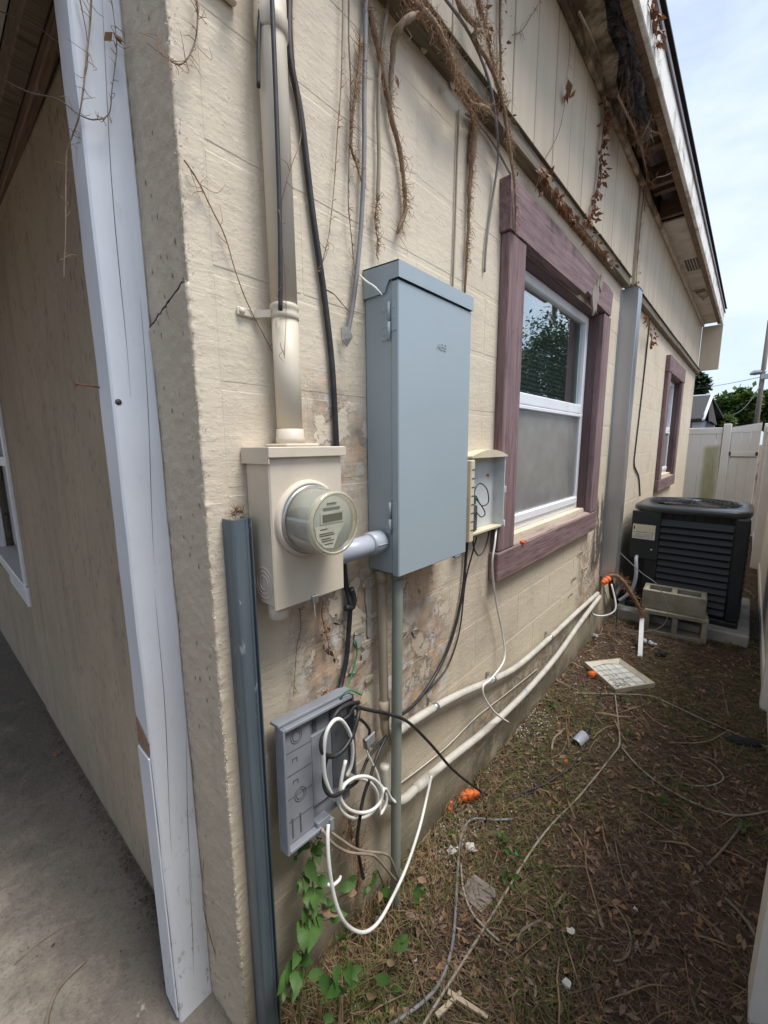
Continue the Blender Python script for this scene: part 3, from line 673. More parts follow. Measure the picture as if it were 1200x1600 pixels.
# ================================================================== METER
MY0, MY1, MZ0, MZ1, MX = .437, .614, 1.125, 1.440, .090
met = thing('electric_meter', 'beige painted meter box with round glass utility meter', 'meter', (0, .52, 1.12))
bx('box', 'meter_paint', met, .001, MX-.006, MY0, MY1, MZ0+.004, MZ1, bev=.004)
bx('cover', 'meter_paint', met, MX-.0065, MX+.001, MY0-.004, MY1+.004, MZ0, MZ1-.004, bev=.003)
lid = bx('hood', 'meter_paint', met, .001, MX+.008, MY0-.006, MY1+.010, MZ1+.001, MZ1+.010, bev=.003)
bx('hood_lip', 'meter_paint', lid, .002, MX+.0085, MY0-.0085, MY0-.0062, MZ1-.022, MZ1+.009)
bx('hood_lip', 'meter_paint', lid, MX+.0082, MX+.0102, MY0-.0085, MY1+.0102, MZ1-.010, MZ1+.009, bev=.0008)
bx('hub_plate', 'meter_paint', lid, .004, .080, .483, .565, MZ1+.0105, MZ1+.016, bev=.002)
MB().lathe([(0, .030), (.012, .030), (.014, .0285), (.03, .0285)], (0, 0, 1), (.034, .526, MZ1+.0162), 28).build('hub', 'meter_paint', lid)
for k, r_ in enumerate((.034, .025, .016)):
    MB().lathe([(0, r_), (.0012, r_), (.0012, r_-.0022), (0, r_-.0022)], (0, -1, 0), (.046, MY0+.0002, 1.175), 24, caps=False).build('knockout_ring', 'meter_paint', met)
MB().lathe([(0, .020), (.030, .020), (.033, .017)], (0, 0, -1), (.055, .462, MZ0+.003), 18).build('bottom_nipple', 'meter_paint', met)
bx('latch', 'connector_metal', met, MX+.001, MX+.007, .520, .536, MZ0-.008, MZ0+.010, bev=.001)
MB().tube([(MX+.005, .525, MZ0-.004), (MX+.008, .524, MZ0-.03), (MX+.004, .528, MZ0-.045)], .0012, 5).build('seal_tag', 'tele_beige', met)
mc = Vector((MX+.001, .520, 1.303))
MB().lathe([(0, .0805), (.006, .0795), (.010, .0755), (.0105, .0715), (.0, .0712)], (1, 0, 0), mc, 48, caps=False).build('ring_flange', 'meter_paint', met)
MB().lathe([(0, .0705), (.014, .0708), (.016, .0690), (.016, .066), (.0, .066)], (1, 0, 0), mc, 48, caps=False).build('ring', 'galvanised', met)
gl = MB().lathe([(.012, .0685), (.05, .0655), (.074, .0625), (.080, .0620), (.085, .0610), (.087, .0575), (.0865, .054)], (1, 0, 0), mc, 56, caps=False)
gl.lathe([(.0865, .054), (.0850, .0001)], (1, 0, 0), mc, 56, caps=False); gl = gl.build('glass_cover', 'meter_glass', met)
MB().lathe([(0.076, .0626), (.0805, .0640), (.086, .0626), (.0885, .0590), (.0878, .0560), (.0860, .0565)], (1, 0, 0), mc, 56, caps=False).build('rim', 'rim_glass', gl)
MB().lathe([(.012, .0640), (.072, .0590), (.0745, .057), (.0745, .0001)], (1, 0, 0), mc, 48).build('meter_body', 'meter_inner', gl)
face = MB().lathe([(.0748, .052), (.0757, .0515), (.0757, .0001)], (1, 0, 0), mc, 48).build('face_plate', 'meter_face', gl)
fx = mc.x+.0767
def fp(y0, y1, z0, z1, name, mat, h=.0006): bx(name, mat, gl, fx-.0008, fx+h, mc.y+y0, mc.y+y1, mc.z+z0, mc.z+z1)
fp(-.030, .030, .0, .022, 'display_bezel', 'label_white'); fp(-.025, .025, .003, .018, 'display', 'lcd', .0012)
MB().prism([(fx, mc.y-.044, mc.z-.003), (fx, mc.y-.040, mc.z-.028), (fx, mc.y-.022, mc.z-.046), (fx, mc.y+.0, mc.z-.050), (fx, mc.y+.012, mc.z-.028), (fx, mc.y+.034, mc.z-.003)], (.0006, 0, 0)).build('rating_label', 'label_white', gl)
for i, (a, b, z_) in enumerate(((-.032, -.014, -.010), (-.034, .000, -.0185), (-.034, .004, -.0225), (-.030, -.006, -.029), (-.028, .002, -.0335), (-.022, .000, -.040))):
    fp(a, b, z_-.0011, z_+.0011, 'print_line', 'ink', .0011)
fp(-.022, .020, .027, .031, 'print_line', 'ink_light'); fp(-.012, .012, .038, .040, 'print_line', 'ink_light')

# ---- service mast above the meter
mast = thing('service_mast', 'tan painted service conduit rising from the meter box up the wall', 'conduit', (.05, .516, 1.47))
MB().tube([(.034, .526, 1.474), (.034, .525, 1.715)], .0265, 28, sub=1).build('lower_pipe', 'mast_paint', mast)
MB().tube([(.034, .525, 1.715), (.034, .522, 2.6)], .0265, 28, sub=1).build('upper_pipe', 'mast_paint', mast)
MB().lathe([(0, .0262), (.002, .0285), (.009, .0288), (.012, .0275), (.018, .0275), (.021, .0288), (.028, .0285), (.030, .0262)], (0, 0, 1), (.034, .525, 1.700), 28).build('coupling', 'mast_paint', mast)
MB().lathe([(0, .0262), (.004, .0305), (.03, .0305), (.034, .0290), (.09, .0290), (.094, .0262)], (0, 0, 1), (.034, .523, 2.185), 28).build('coupling', 'mast_paint', mast)
m = MB(); m.box(.001, .006, .438, .478, 1.700, 1.716, bev=.002); m.prism([(.003, .470, 1.701), (.030, .492, 1.702), (.030, .496, 1.702), (.003, .482, 1.701)], (0, 0, .014)); m.lathe([(0, .006), (.004, .005)], (1, 0, 0), (.006, .447, 1.708), 10); m.build('strap_ear', 'mast_paint', mast)
m = MB(); m.box(.001, .014, .40, .47, 2.215, 2.245, bev=.003); m.tube([(.006, .44, 2.23), (.03, .46, 2.24), (.06, .462, 2.238)], .009, 8); m.build('strap_ear', 'mast_paint', mast)

# ---- grey conduit between meter and panel
PY0, PY1, PZ0, PZ1, PX = .790, 1.125, 1.112, 1.873, .112
cn = thing('grey_conduit', 'short grey plastic conduit joining the meter box to the panel', 'conduit', (.05, .7, 1.2))
ca, cb = Vector((.045, MY1+.005, 1.192)), Vector((.050, PY0-.001, 1.200))
MB().tube([ca, cb], .0265, 24, sub=1).build('pipe', 'pvc_grey', cn)
MB().tube([cb+Vector((0, -.048, 0)), cb+Vector((0, -.044, 0)), cb+Vector((0, -.004, .0)), cb+Vector((0, -.001, 0))], [.0275, .0305, .0305, .0275], 24, sub=1).build('collar', 'pvc_grey', cn)
MB().tube([ca+Vector((0, .001, 0)), ca+Vector((0, .012, 0))], .030, 24, sub=1).build('collar', 'pvc_grey', cn)
MB().tube([cb+Vector((0.031, -.043, 0.0)), cb+Vector((.031, -.006, .0))], .0015, 6).build('mould_seam', 'pvc_grey', cn)

# ---- breaker panel
pan = thing('breaker_panel', 'tall blue grey steel breaker panel with closed door on the wall', 'electrical panel', (0, .95, 1.11))
bx('cabinet', 'panel_paint', pan, .001, PX-.024, PY0+.003, PY1-.003, PZ0+.004, PZ1-.020, bev=.002)
dr = bx('door', 'panel_paint', pan, PX-.0232, PX, PY0, PY1, PZ0, PZ1-.040, bev=.0025)
hd = MB(); pr = [(.001, PZ1-.062), (PX-.040, PZ1-.062), (PX-.032, PZ1-.045), (PX-.026, PZ1-.037), (PX+.004, PZ1-.037), (PX+.004, PZ1), (.001, PZ1+.006)]
for yy in (PY0-.0035, PY1+.0015): hd.prism([(x, yy, z) for x, z in pr], (0, .002, 0))
hd.prism([(.001, PY0-.0035, PZ1+.006), (PX+.004, PY0-.0035, PZ1), (PX+.004, PY0-.0035, PZ1-.003), (.001, PY0-.0035, PZ1+.003)], (0, PY1-PY0+.007, 0))
hd.box(PX+.002, PX+.0042, PY0-.0034, PY1+.0034, PZ1-.037, PZ1-.001)
hd.build('hood', 'panel_paint', pan)
for zc in (1.745, 1.265):
    hi = bx('hinge', 'panel_paint', pan, PX-.052, PX-.026, PY0+.0005, PY0+.0028, zc-.042, zc+.005, bev=.0005)
    bx('hinge_leaf', 'panel_paint', hi, PX-.020, PX-.006, PY0-.0022, PY0-.0002, zc-.024, zc+.040, bev=.0005)
    MB().tube([(PX-.027, PY0-.003, zc-.043), (PX-.027, PY0-.003, zc-.002)], .0042, 10, sub=1).build('knuckle', 'panel_paint', hi)
    MB().tube([(PX-.027, PY0-.003, zc-.0), (PX-.027, PY0-.003, zc+.042)], .0036, 10, sub=1).build('knuckle', 'panel_paint', hi)
    for (a, b) in ((-.047, -.03), (-.047, -.012), (-.013, .005), (-.013, .028)):
        MB().lathe([(0, .0022), (.001, .0018)], (0, -1, 0), (PX+a, PY0+(.0003 if a < -.03 else -.0024), zc+b), 8).build('rivet', 'panel_paint', hi)
MB().lathe([(0, .0075), (.0006, .0065)], (0, -1, 0), (.062, PY0+.0028, 1.775), 14).build('knockout', 'panel_paint', pan)
MB().lathe([(0, .0035), (.002, .003)], (0, -1, 0), (.088, PY0+.0028, 1.318), 10).build('bolt', 'connector_metal', pan)
bx('latch', 'connector_metal', pan, PX-.02, PX+.001, 1.062, 1.094, PZ0-.006, PZ0-.0005, bev=.001)
# embossed maker's mark on the door
fc = bpy.data.curves.new('mark', 'FONT'); fc.body = 'ABB'; fc.size = .026; fc.extrude = .0006; fc.align_x = 'CENTER'
fo = bpy.data.objects.new('mark', fc); COL.objects.link(fo); bpy.context.view_layer.update()
me = bpy.data.meshes.new_from_object(fo.evaluated_get(bpy.context.evaluated_depsgraph_get())); bpy.data.objects.remove(fo)
me.transform(frame((PX+.0008, .972, 1.703), (0, 1, 0), (0, 0, 1), (1, 0, 0))); me.materials.clear(); me.materials.append(MATS['panel_paint'])
link('embossed_letters', me, dr)

# ---- low vertical conduits under the panel
tp = thing('tan_conduit', 'tan painted conduit running down from the panel to a low elbow', 'conduit', (.03, .83, .6))
p0 = WX(593, 897, .030); p1 = WX(592, 1108, .030)
el = [(.03, .822, 1.114), (.03, .824, .62)]
e1 = WX(603, 1148, .032); e2 = WX(620, 1142, .032)
MB().tube([(.030, .812, 1.111), (.030, .815, .9), (.030, .820, .68), (.030, .823, .615), (.030, .845, .565), (.030, .885, .570)], .0135, 14, sub=6).build('pipe', 'pvc_tan', tp)
MB().tube([(.030, .8195, .715), (.030, .821, .66)], .0165, 14, sub=1).build('coupling', 'pvc_tan', tp)
MB().tube([(.030, .812, 1.1115), (.030, .812, 1.075)], .017, 14, sub=1).build('coupling', 'pvc_tan', tp)
gp = thing('green_conduit', 'faded green grey conduit going straight down into the soil', 'conduit', (.062, .84, 0))
MB().tube([(.062, .845, 1.111), (.064, .833, .5), (.066, .823, -.05)], .0155, 14, sub=4).build('pipe', 'pvc_green', gp)
MB().tube([(.062, .845, 1.1115), (.062, .8445, 1.085)], .0185, 14, sub=1).build('locknut', 'pvc_green', gp)
# ---- two long conduits along the foot of the wall
def px_path(pts, X): return [WX(a, b, X) for a, b in pts]
c1 = thing('wall_conduit', 'upper of two pale conduits running along the foot of the wall', 'conduit', (.03, 2, .4), 'pale conduits along the wall foot')
pp = px_path([(617, 1144), (640, 1130), (680, 1105), (720, 1084), (770, 1062), (810, 1040), (860, 996), (900, 958), (934, 927)], .03)
MB().tube(pp, .0135, 14).build('pipe', 'pvc_aged', c1)
MB().tube([pp[0]-Vector((0, .01, 0)), pp[0].lerp(pp[1], .6)], .0165, 14, sub=1).build('coupling', 'pvc_aged', c1)
for t_ in (2, 4, 6):
    q = pp[t_]; d = (pp[t_+1]-pp[t_-1]).normalized(); MB().tube([q-d*.011, q+d*.008], .0150, 14, sub=1).box(.001, .010, q.y-.006, q.y+.008, q.z+.012, q.z+.028).build('clamp', 'galvanised', c1)
c2 = thing('wall_conduit', 'lower of two pale conduits, bending up from the green pipe', 'conduit', (.04, 2, .3), 'pale conduits along the wall foot')
pp = px_path([(601, 1195), (601, 1225), (606, 1245), (620, 1252), (634, 1247), (652, 1230), (700, 1188), (760, 1140), (820, 1083), (870, 1025), (905, 975), (937, 932)], .045)
MB().tube(pp, .0140, 14).build('pipe', 'pvc_aged', c2)
MB().tube([pp[5].lerp(pp[4], .2), pp[5].lerp(pp[6], .35)], .0170, 14, sub=1).build('coupling', 'pvc_aged', c2)
for t_ in (8, 10):
    q = pp[t_]; d = (pp[t_+1]-pp[t_-1]).normalized(); MB().tube([q-d*.011, q+d*.011], .0155, 14, sub=1).build('clamp', 'pvc_grey', c2)

# ---- open telephone box
TB = (1.245, 1.515, 1.135, 1.412)
tb = thing('telephone_box', 'open beige telephone box beside the purple window frame', 'utility box', (.03, 1.38, 1.13))
bx('back', 'tele_grey', tb, .001, .008, TB[0]+.02, TB[1]-.004, TB[2]+.004, TB[3]-.004)
for (a, b, c, d, nm) in ((TB[0]+.018, TB[0]+.023, TB[2], TB[3], 'side_rim'), (TB[1]-.006, TB[1], TB[2], TB[3], 'side_rim')):
    bx(nm, 'tele_grey', tb, .001, .052, a, b, c, d, bev=.001)
m = MB(); pts = []
for k in range(9):
    y = TB[0]+.005+(TB[1]-TB[0]-.0)*k/8; pts.append((y, TB[3]+.022*math.sin(math.pi*k/8)))
m.prism([(.001, y, z) for y, z in pts]+[(.001, TB[1]+.005, TB[3]-.006), (.001, TB[0]+.005, TB[3]-.006)], (.056, 0, 0)); m.build('hood', 'tele_beige', tb)
bx('bottom_rim', 'tele_beige', tb, .001, .048, TB[0]+.02, TB[1], TB[2]-.006, TB[2]+.003, bev=.001)
hb = bx('hinge_strip', 'tele_beige', tb, .002, .062, TB[0]-.012, TB[0]+.016, TB[2]-.02, TB[3]-.012, bev=.003)
for k in range(8): bx('hinge_notch', 'ink', hb, .0622, .0626, TB[0]-.006, TB[0]+.015, TB[2]+.02+k*.03, TB[2]+.024+k*.03)
bx('catch', 'vinyl_white', tb, .045, .056, TB[1]+.0005, TB[1]+.006, 1.265, 1.29, bev=.001)
bx('catch', 'vinyl_white', tb, .040, .056, TB[1]+.0005, TB[1]+.007, 1.13, 1.155, bev=.001)
bx('terminal_block', 'box_dark_plastic', tb, .009, .040, TB[0]+.050, TB[0]+.082, 1.14, 1.235, bev=.004)
bx('ground_clip', 'green_wire', tb, .010, .038, TB[0]+.052, TB[0]+.075, 1.238, 1.275, bev=.004)
def cable(name, label, mat, pts, r, cat='cable', n=8, group=None, sub=5):
    return tag(MB().tube(pts, r, n, sub=sub).build(name, mat), label, cat, group)
w_ = px_path([(741, 780), (742, 765), (750, 755), (761, 765), (763, 785), (752, 790), (744, 775)], .045)
MB().tube(w_, .0022, 6).build('wire_loop', 'black_rubber', tb)
w_ = px_path([(742, 778), (752, 790), (758, 802), (752, 808), (744, 800)], .045)
MB().tube(w_, .0022, 6).build('wire_loop', 'black_rubber', tb)
w_ = px_path([(739, 832), (740, 855), (748, 868), (757, 858), (763, 838), (764, 826)], .03)
MB().tube(w_, .003, 6).build('wire_loop', 'black_rubber', tb)

# ---- grey plastic box hanging open below
TL = WX(441, 1142, .062); TR = WX(552, 1084, .062); BL = WX(479, 1312, .092)
ex = (TR-TL).normalized(); ez = -(BL-TL); Hb = ez.length; ez = (ez-ex*ez.dot(ex)).normalized(); ey = ez.cross(ex); Wb = (TR-TL).length
if ey.x > 0: ey = -ey
Mb = frame(TL, ex, ez, -ey)          # local: x right, y up, z towards the viewer
gb = thing('grey_utility_box', 'open grey plastic utility box hanging crooked low on the wall', 'utility box', tuple(BL))
def gbx(name, mat, *a, par=None, bev=.0015): return MB().box(*a, bev=bev, M=Mb).build(name, mat, par or gb)
T = .030
gbx('back', 'box_grey_plastic', 0, Wb, -Hb, 0, -T, -T+.004)
gbx('side_rim', 'box_grey_plastic', 0, .006, -Hb, 0, -T+.0042, .003); gbx('side_rim', 'box_dark_plastic', Wb-.006, Wb, -Hb*.75, 0, -T+.0042, .003)
gbx('top_rim', 'box_grey_plastic', .0062, Wb-.0062, -.008, 0, -T+.0042, .003); gbx('bottom_rim', 'box_grey_plastic', .0062, Wb*.45, -Hb, -Hb+.008, -T+.0042, .003)
gbx('top_flange', 'box_grey_plastic', -.004, Wb+.002, .001, .009, -T-.012, -.010)
gbx('shelf_panel', 'box_grey_plastic', .0065, .085, -Hb+.009, -.009, -T+.0045, -.012)
for k in range(4): gbx('panel_seam', 'box_dark_plastic', .008, .083, -.066-k*.052, -.0645-k*.052, -.0118, -.0113, bev=0)
for (a, b) in ((.045, -.035), (.045, -.175), (.045, -.045)):
    pass
for (a, b) in ((.044, -.036), (.048, -.172), (.10, -.075)):
    for r_ in (.016, .011):
        MB().lathe([(0, r_), (.001, r_), (.001, r_-.0012), (0, r_-.0012)], Mb.to_3x3() @ Vector((0, 0, 1)), Mb @ Vector((a, b, -.0118 if a < .09 else -T+.0045)), 20, caps=False).build('knockout_ring', 'box_dark_plastic', gb)
for (a, b) in ((.10, -.03), (.11, -.20), (.15, -.12), (.062, -.17)): gbx('slot', 'box_dark_plastic', a, a+.012, b-.035, b, -T+.0045, -T+.0052, bev=0)
for a in (.022, .044): gbx('slot', 'box_dark_plastic', a, a+.004, -Hb+.02, -Hb+.065, -.0118, -.0112, bev=0)
for (a, b) in ((.03, -.085), (.03, -.135)):
    gbx('clip_mark', 'box_dark_plastic', a, a+.014, b, b+.002, -.0118, -.0112, bev=0); gbx('clip_mark', 'box_dark_plastic', a, a+.002, b-.006, b-.0005, -.0118, -.0112, bev=0); gbx('clip_mark', 'box_dark_plastic', a+.012, a+.014, b-.009, b-.0005, -.0118, -.0112, bev=0)
gbx('post_block', 'box_grey_plastic', .088, .15, -.23, -.06, -T+.0045, -.016)
gbx('right_lining', 'box_dark_plastic', .152, Wb-.0065, -.22, -.01, -T+.0045, -.018)
gbx('bracket', 'box_grey_plastic', .085, .125, -Hb-.01, -Hb+.02, -T+.006, .0)
gbx('bracket_tab', 'box_grey_plastic', .12, .132, -Hb-.02, -Hb+.01, -.01, .004)

# ---- galvanised channel beside the window
gc = thing('metal_channel', 'tall galvanised sheet metal channel fixed beside the near window', 'channel', (.05, 3.35, .45))
sec = [(0, 3.290), (.098, 3.292), (.100, 3.294), (.100, 3.398), (.098, 3.400), (0, 3.402)]
m = MB(); n = len(sec)
zs = [.47+(2.47-.47)*k/30 for k in range(31)]
m.add([(x+(.0012*noise.noise(Vector((0, y*3, z*5))) if x > .01 else .001), y, z) for z in zs for x, y in sec], [(j*n+k, j*n+(k+1) % n, (j+1)*n+(k+1) % n, (j+1)*n+k) for j in range(30) for k in range(n)]+[tuple(range(n))])
m.build('sheet', 'galvanised', gc)
bx('top_cap', 'galvanised', gc, .001, .104, 3.286, 3.406, 2.470, 2.474)
bx('side_flange', 'galvanised', gc, .0005, .003, 3.262, 3.2898, .5, 2.46)
for z in (.75, 1.6, 2.3): MB().lathe([(0, .005), (.002, .004)], (1, 0, 0), (.003, 3.276, z), 8).build('screw', 'connector_metal', gc)

# ================================================================== AIR CONDITIONER
AX0, AX1, AY0, AY1, AZ0, AZ1 = .075, .810, 3.86, 4.60, .095, .955
pad = tag(bx('concrete_pad', 'concrete_pad', None, .02, .88, 3.76, 4.75, -.03, .085, bev=.008), 'concrete pad under the dark air conditioner', 'pad')
ac = thing('air_conditioner', 'large black outdoor air conditioner unit with horizontal louvres', 'air conditioner', (.44, 4.2, .09))
bx('coil_core', 'ac_core', ac, AX0+.035, AX1-.035, AY0+.035, AY1-.035, AZ0+.01, AZ1-.05)
bx('base_pan', 'ac_dark', ac, AX0, AX1, AY0, AY1, AZ0-.008, AZ0+.035, bev=.008)
for (a, b) in ((AX0, AX0+.012), (AX1-.075, AX1)):
    pass
pw = .20
ap = bx('access_panel', 'ac_dark', ac, AX0, AX0+pw, AY0-.003, AY0+.03, AZ0+.42, AZ1-.045, bev=.004)
bx('access_panel', 'ac_dark', ac, AX0+.11, AX0+pw, AY0, AY0+.03, AZ0+.036, AZ0+.418, bev=.004)
bx('valve_recess', 'ac_core', ac, AX0+.002, AX0+.108, AY0+.02, AY0+.034, AZ0+.036, AZ0+.418)
bx('corner_post', 'ac_dark', ac, AX1-.085, AX1, AY0-.002, AY0+.028, AZ0+.036, AZ1-.045, bev=.012)
bx('corner_post', 'ac_dark', ac, AX1-.03, AX1, AY1-.05, AY1, AZ0+.036, AZ1-.045, bev=.006)
bx('corner_post', 'ac_dark', ac, AX0, AX0+.03, AY1-.05, AY1, AZ0+.036, AZ1-.045, bev=.006)
nl = 13
for i in range(nl):
    z = AZ0+.06+(AZ1-.10-AZ0-.06)*(i+.5)/nl
    m = MB(); m.prism([(AX0+pw+.002, AY0+.022, z+.027), (AX0+pw+.002, AY0-.004, z-.018), (AX0+pw+.002, AY0-.001, z-.024), (AX0+pw+.002, AY0+.026, z+.020)], (AX1-.087-AX0-pw-.002, 0, 0)); m.build('louvre', 'ac_louver', ac)
    m = MB(); m.prism([(AX1-.020, AY0+.03, z+.027), (AX1+.006, AY0+.03, z-.018), (AX1+.003, AY0+.03, z-.024), (AX1-.024, AY0+.03, z+.020)], (0, AY1-AY0-.082, 0)); m.build('louvre', 'ac_louver', ac)
for i in range(6):
    xx = AX0+pw+.07+i*.07
    MB().tube([(xx, AY0+.03, AZ0+.05), (xx, AY0+.03, AZ1-.06)], .003, 4, sub=1).build('coil_guard_wire', 'ac_dark', ac)
# lid with round fan grille
m = MB(); n = 48; cxx, cyy = (AX0+AX1)/2, (AY0+AY1)/2; hx_, hy_ = (AX1-AX0)/2+.012, (AY1-AY0)/2+.012
def rrect(k, hx, hy, rad):
    a = 2*math.pi*k/n; c, s_ = math.cos(a), math.sin(a); e = 7
    q = (abs(c)**e+abs(s_)**e)**(-1/e); return (cxx+c*q*hx, cyy+s_*q*hy)
rings = []
for (kind, z, off) in (('r', AZ1-.044, -.010), ('r', AZ1-.030, -.004), ('r', AZ1-.010, -.003), ('r', AZ1-.001, -.012), ('r', AZ1+.004, -.03), ('c', AZ1+.008, .315), ('c', AZ1+.004, .300), ('c', AZ1-.03, .295)):
    for k in range(n):
        if kind == 'r': x, y = rrect(k, hx_+off, hy_+off, .1)
        else: a = 2*math.pi*k/n; x, y = cxx+off*math.cos(a), cyy+off*math.sin(a)
        rings.append((x, y, z))
m.add(rings, [(i*n+k, i*n+(k+1) % n, (i+1)*n+(k+1) % n, (i+1)*n+k) for i in range(7) for k in range(n)], True)
lid = m.build('lid', 'ac_top', ac)
gr = MB()
for i in range(9):
    rr = .05+i*.031; gr.tube([(cxx+rr*math.cos(a), cyy+rr*math.sin(a), AZ1+.018+.012*(1-rr/.3)) for a in [2*math.pi*k/40 for k in range(41)]], .0022, 5, False, sub=1)
gr.build('grille_ring', 'ac_dark', lid)
for i in range(16):
    a = 2*math.pi*i/16; MB().tube([(cxx+.05*math.cos(a), cyy+.05*math.sin(a), AZ1+.028), (cxx+.31*math.cos(a), cyy+.31*math.sin(a), AZ1+.015)], .0028, 5, sub=1).build('grille_spoke', 'ac_dark', lid)
MB().lathe([(0, .055), (.006, .052), (.008, .0001)], (0, 0, 1), (cxx, cyy, AZ1+.026), 20).build('grille_hub', 'ac_top', lid)
for i in range(3):
    a = 2*math.pi*i/3+.4; M = Matrix.Translation((cxx, cyy, AZ1-.06)) @ Matrix.Rotation(a, 4, 'Z') @ Matrix.Rotation(R_(22), 4, 'X')
    bx('fan_blade', 'ac_core', lid, .03, .28, -.07, .07, -.002, .002, M=M)
lb = bx('label', 'label_white', ac, AX0+.012, AX0+.17, AY0-.0042, AY0-.0034, .68, .80)
bx('label_band', 'label_cream', lb, AX0+.035, AX0+.168, AY0-.0052, AY0-.0045, .745, .795); bx('label_line', 'ink', lb, AX0+.014, AX0+.168, AY0-.0052, AY0-.0045, .735, .738)
for z in (.69, .70, .71, .72): bx('label_line', 'ink_light', lb, AX0+.02, AX0+.16, AY0-.0052, AY0-.0045, z, z+.003)
bx('label_line', 'ink', lb, AX0+.018, AX0+.028, AY0-.0052, AY0-.0045, .755, .785)
MB().lathe([(0, .008), (.003, .007)], (0, -1, 0), (AX0+.155, AY0-.003, .60), 10).build('screw', 'connector_metal', ac)
cable('flexible_whip', 'grey flexible conduit curving down from the air conditioner', 'pvc_grey', [(.135, 3.90, .53), (.135, 3.83, .52), (.145, 3.80, .46), (.150, 3.79, .36), (.13, 3.78, .25), (.08, 3.77, .18), (.05, 3.76, .15)], .014, 'conduit', 12)
cable('insulated_pipe', 'black insulated refrigerant line behind the metal channel', 'black_rubber', [(.05, 3.88, .30), (.05, 3.70, .26), (.045, 3.56, .24), (.04, 3.46, .40), (.04, 3.43, .6)], .02, 'pipe', 10)

# ---- concrete blocks
def cmu(name, label, c, rz, flat, group, h=.19):
    t_ = thing(name, label, 'concrete block', c, group)
    l, d = .395, .19; wl = .032
    Mx = Matrix.Rotation(rz, 4, 'Z')
    if flat: Mx = Mx @ Matrix.Rotation(R_(90), 4, 'X')      # cores face the viewer
    Mx = Matrix.Translation(c) @ Mx @ Matrix.Translation((0, -h/2 if False else 0, 0))
    def part(nm, *a): o = MB().box(*a, bev=.004, M=Mx).build(nm, 'concrete_block', t_); return o
    # local: x length, y thickness d, z core direction h ; centred in y, z from 0
    z0, z1 = (0, h) if not flat else (-h/2, h/2)
    yo = 0 if not flat else d/2
    part('face_shell', -l/2, l/2, yo-d/2, yo-d/2+wl, z0, z1); part('face_shell', -l/2, l/2, yo+d/2-wl, yo+d/2, z0, z1)
    for x in (-l/2+.001, -.018, l/2-.037): part('web', x, x+.036, yo-d/2+wl+.0005, yo+d/2-wl-.0005, z0+.001, z1-.001)
a = WZ(1000, 985, .0); b_ = WZ(1102, 1002, .0); c_ = (a+b_)/2
cmu('concrete_block', 'lower grey concrete block with open cores facing forward before the air conditioner', (.445, 3.70, .0), R_(8), True, 'concrete blocks by the air conditioner')
cmu('concrete_block', 'upper mossy concrete block stacked on another before the air conditioner', (.425, 3.725, .192), R_(4), False, 'concrete blocks by the air conditioner', .145)

# ================================================================== FENCES
bf = thing('back_fence', 'tan vinyl privacy fence closing the far end of the side yard', 'fence', (.1, 8.7, 0))
FY = 8.7
x = -.9
i = 0
while x < .37:
    bx('fence_panel', 'vinyl_fence_algae', bf, x+.002, min(x+.20, .372)-.002, FY-.012+.0003*(i % 2), FY+.012, .06, 1.60, bev=.003); x += .20; i += 1
bx('top_rail', 'vinyl_fence', bf, -.9, .372, FY-.025, FY+.025, 1.60, 1.70, bev=.005)
bx('bottom_rail', 'vinyl_fence', bf, -.9, .372, FY-.025, FY+.025, .0, .06, bev=.005)
bx('fence_post', 'vinyl_fence', bf, .378, .478, FY-.05, FY+.05, -.1, 1.755, bev=.006)
gt = thing('fence_gate', 'narrow tan vinyl gate hung between the fence posts', 'gate', (.65, 8.7, .1))
for k, xx in enumerate((.49, .605, .72)): bx('gate_board', 'vinyl_fence', gt, xx+.001, xx+.114, FY-.014, FY+.010, .08, 1.62, bev=.003)
MB().prism([(.488, FY-.024, 1.62), (.836, FY-.024, 1.62), (.836, FY-.024, 1.76), (.488, FY-.024, 1.70)], (0, .045, 0)).build('gate_top_rail', 'vinyl_fence', gt)
bx('gate_rail', 'vinyl_fence', gt, .488, .836, FY-.026, FY-.0145, 1.24, 1.31, bev=.003)
bx('gate_edge', 'vinyl_white', gt, .482, .487, FY-.03, FY+.02, .08, 1.68); bx('gate_rail_shadow', 'ink_light', gt, .50, .82, FY-.0265, FY-.0148, 1.222, 1.236)  # dark strip stands in for the shadow under the gate rail
for xx in (.475, .80): bx('hinge', 'ink', gt, xx, xx+.03, FY-.034, FY-.027, 1.25, 1.31)
sfn = thing('side_fence', 'tan vinyl fence running along the right edge of the yard', 'fence', (1.0, 5, 0))
for (xx, yy, top) in ((.875, 6.30, 1.70), (.862, 8.55, 1.74), (.935, 2.90, 1.72), (.900, 1.215, 1.72)):
    bx('fence_post', 'vinyl_fence', sfn, xx, xx+.11, yy, yy+.11, -.1, top, bev=.006)
for (y0, y1, xx) in ((6.412, 8.548, .905), (3.012, 6.298, .955), (1.327, 2.898, .975), (-2.0, 1.213, .99)):
    y = y0; i = 0
    while y < y1-.02:
        bx('fence_panel', 'vinyl_fence', sfn, xx+.0005*(i % 2), xx+.022, y+.0015, min(y+.19, y1)-.0015, .08, 1.60, bev=.003); y += .19; i += 1
    bx('bottom_rail', 'vinyl_fence', sfn, xx-.012, xx+.04, y0, y1, .0, .09, bev=.004); bx('top_rail', 'vinyl_fence', sfn, xx-.012, xx+.04, y0, y1, 1.60, 1.69, bev=.004)

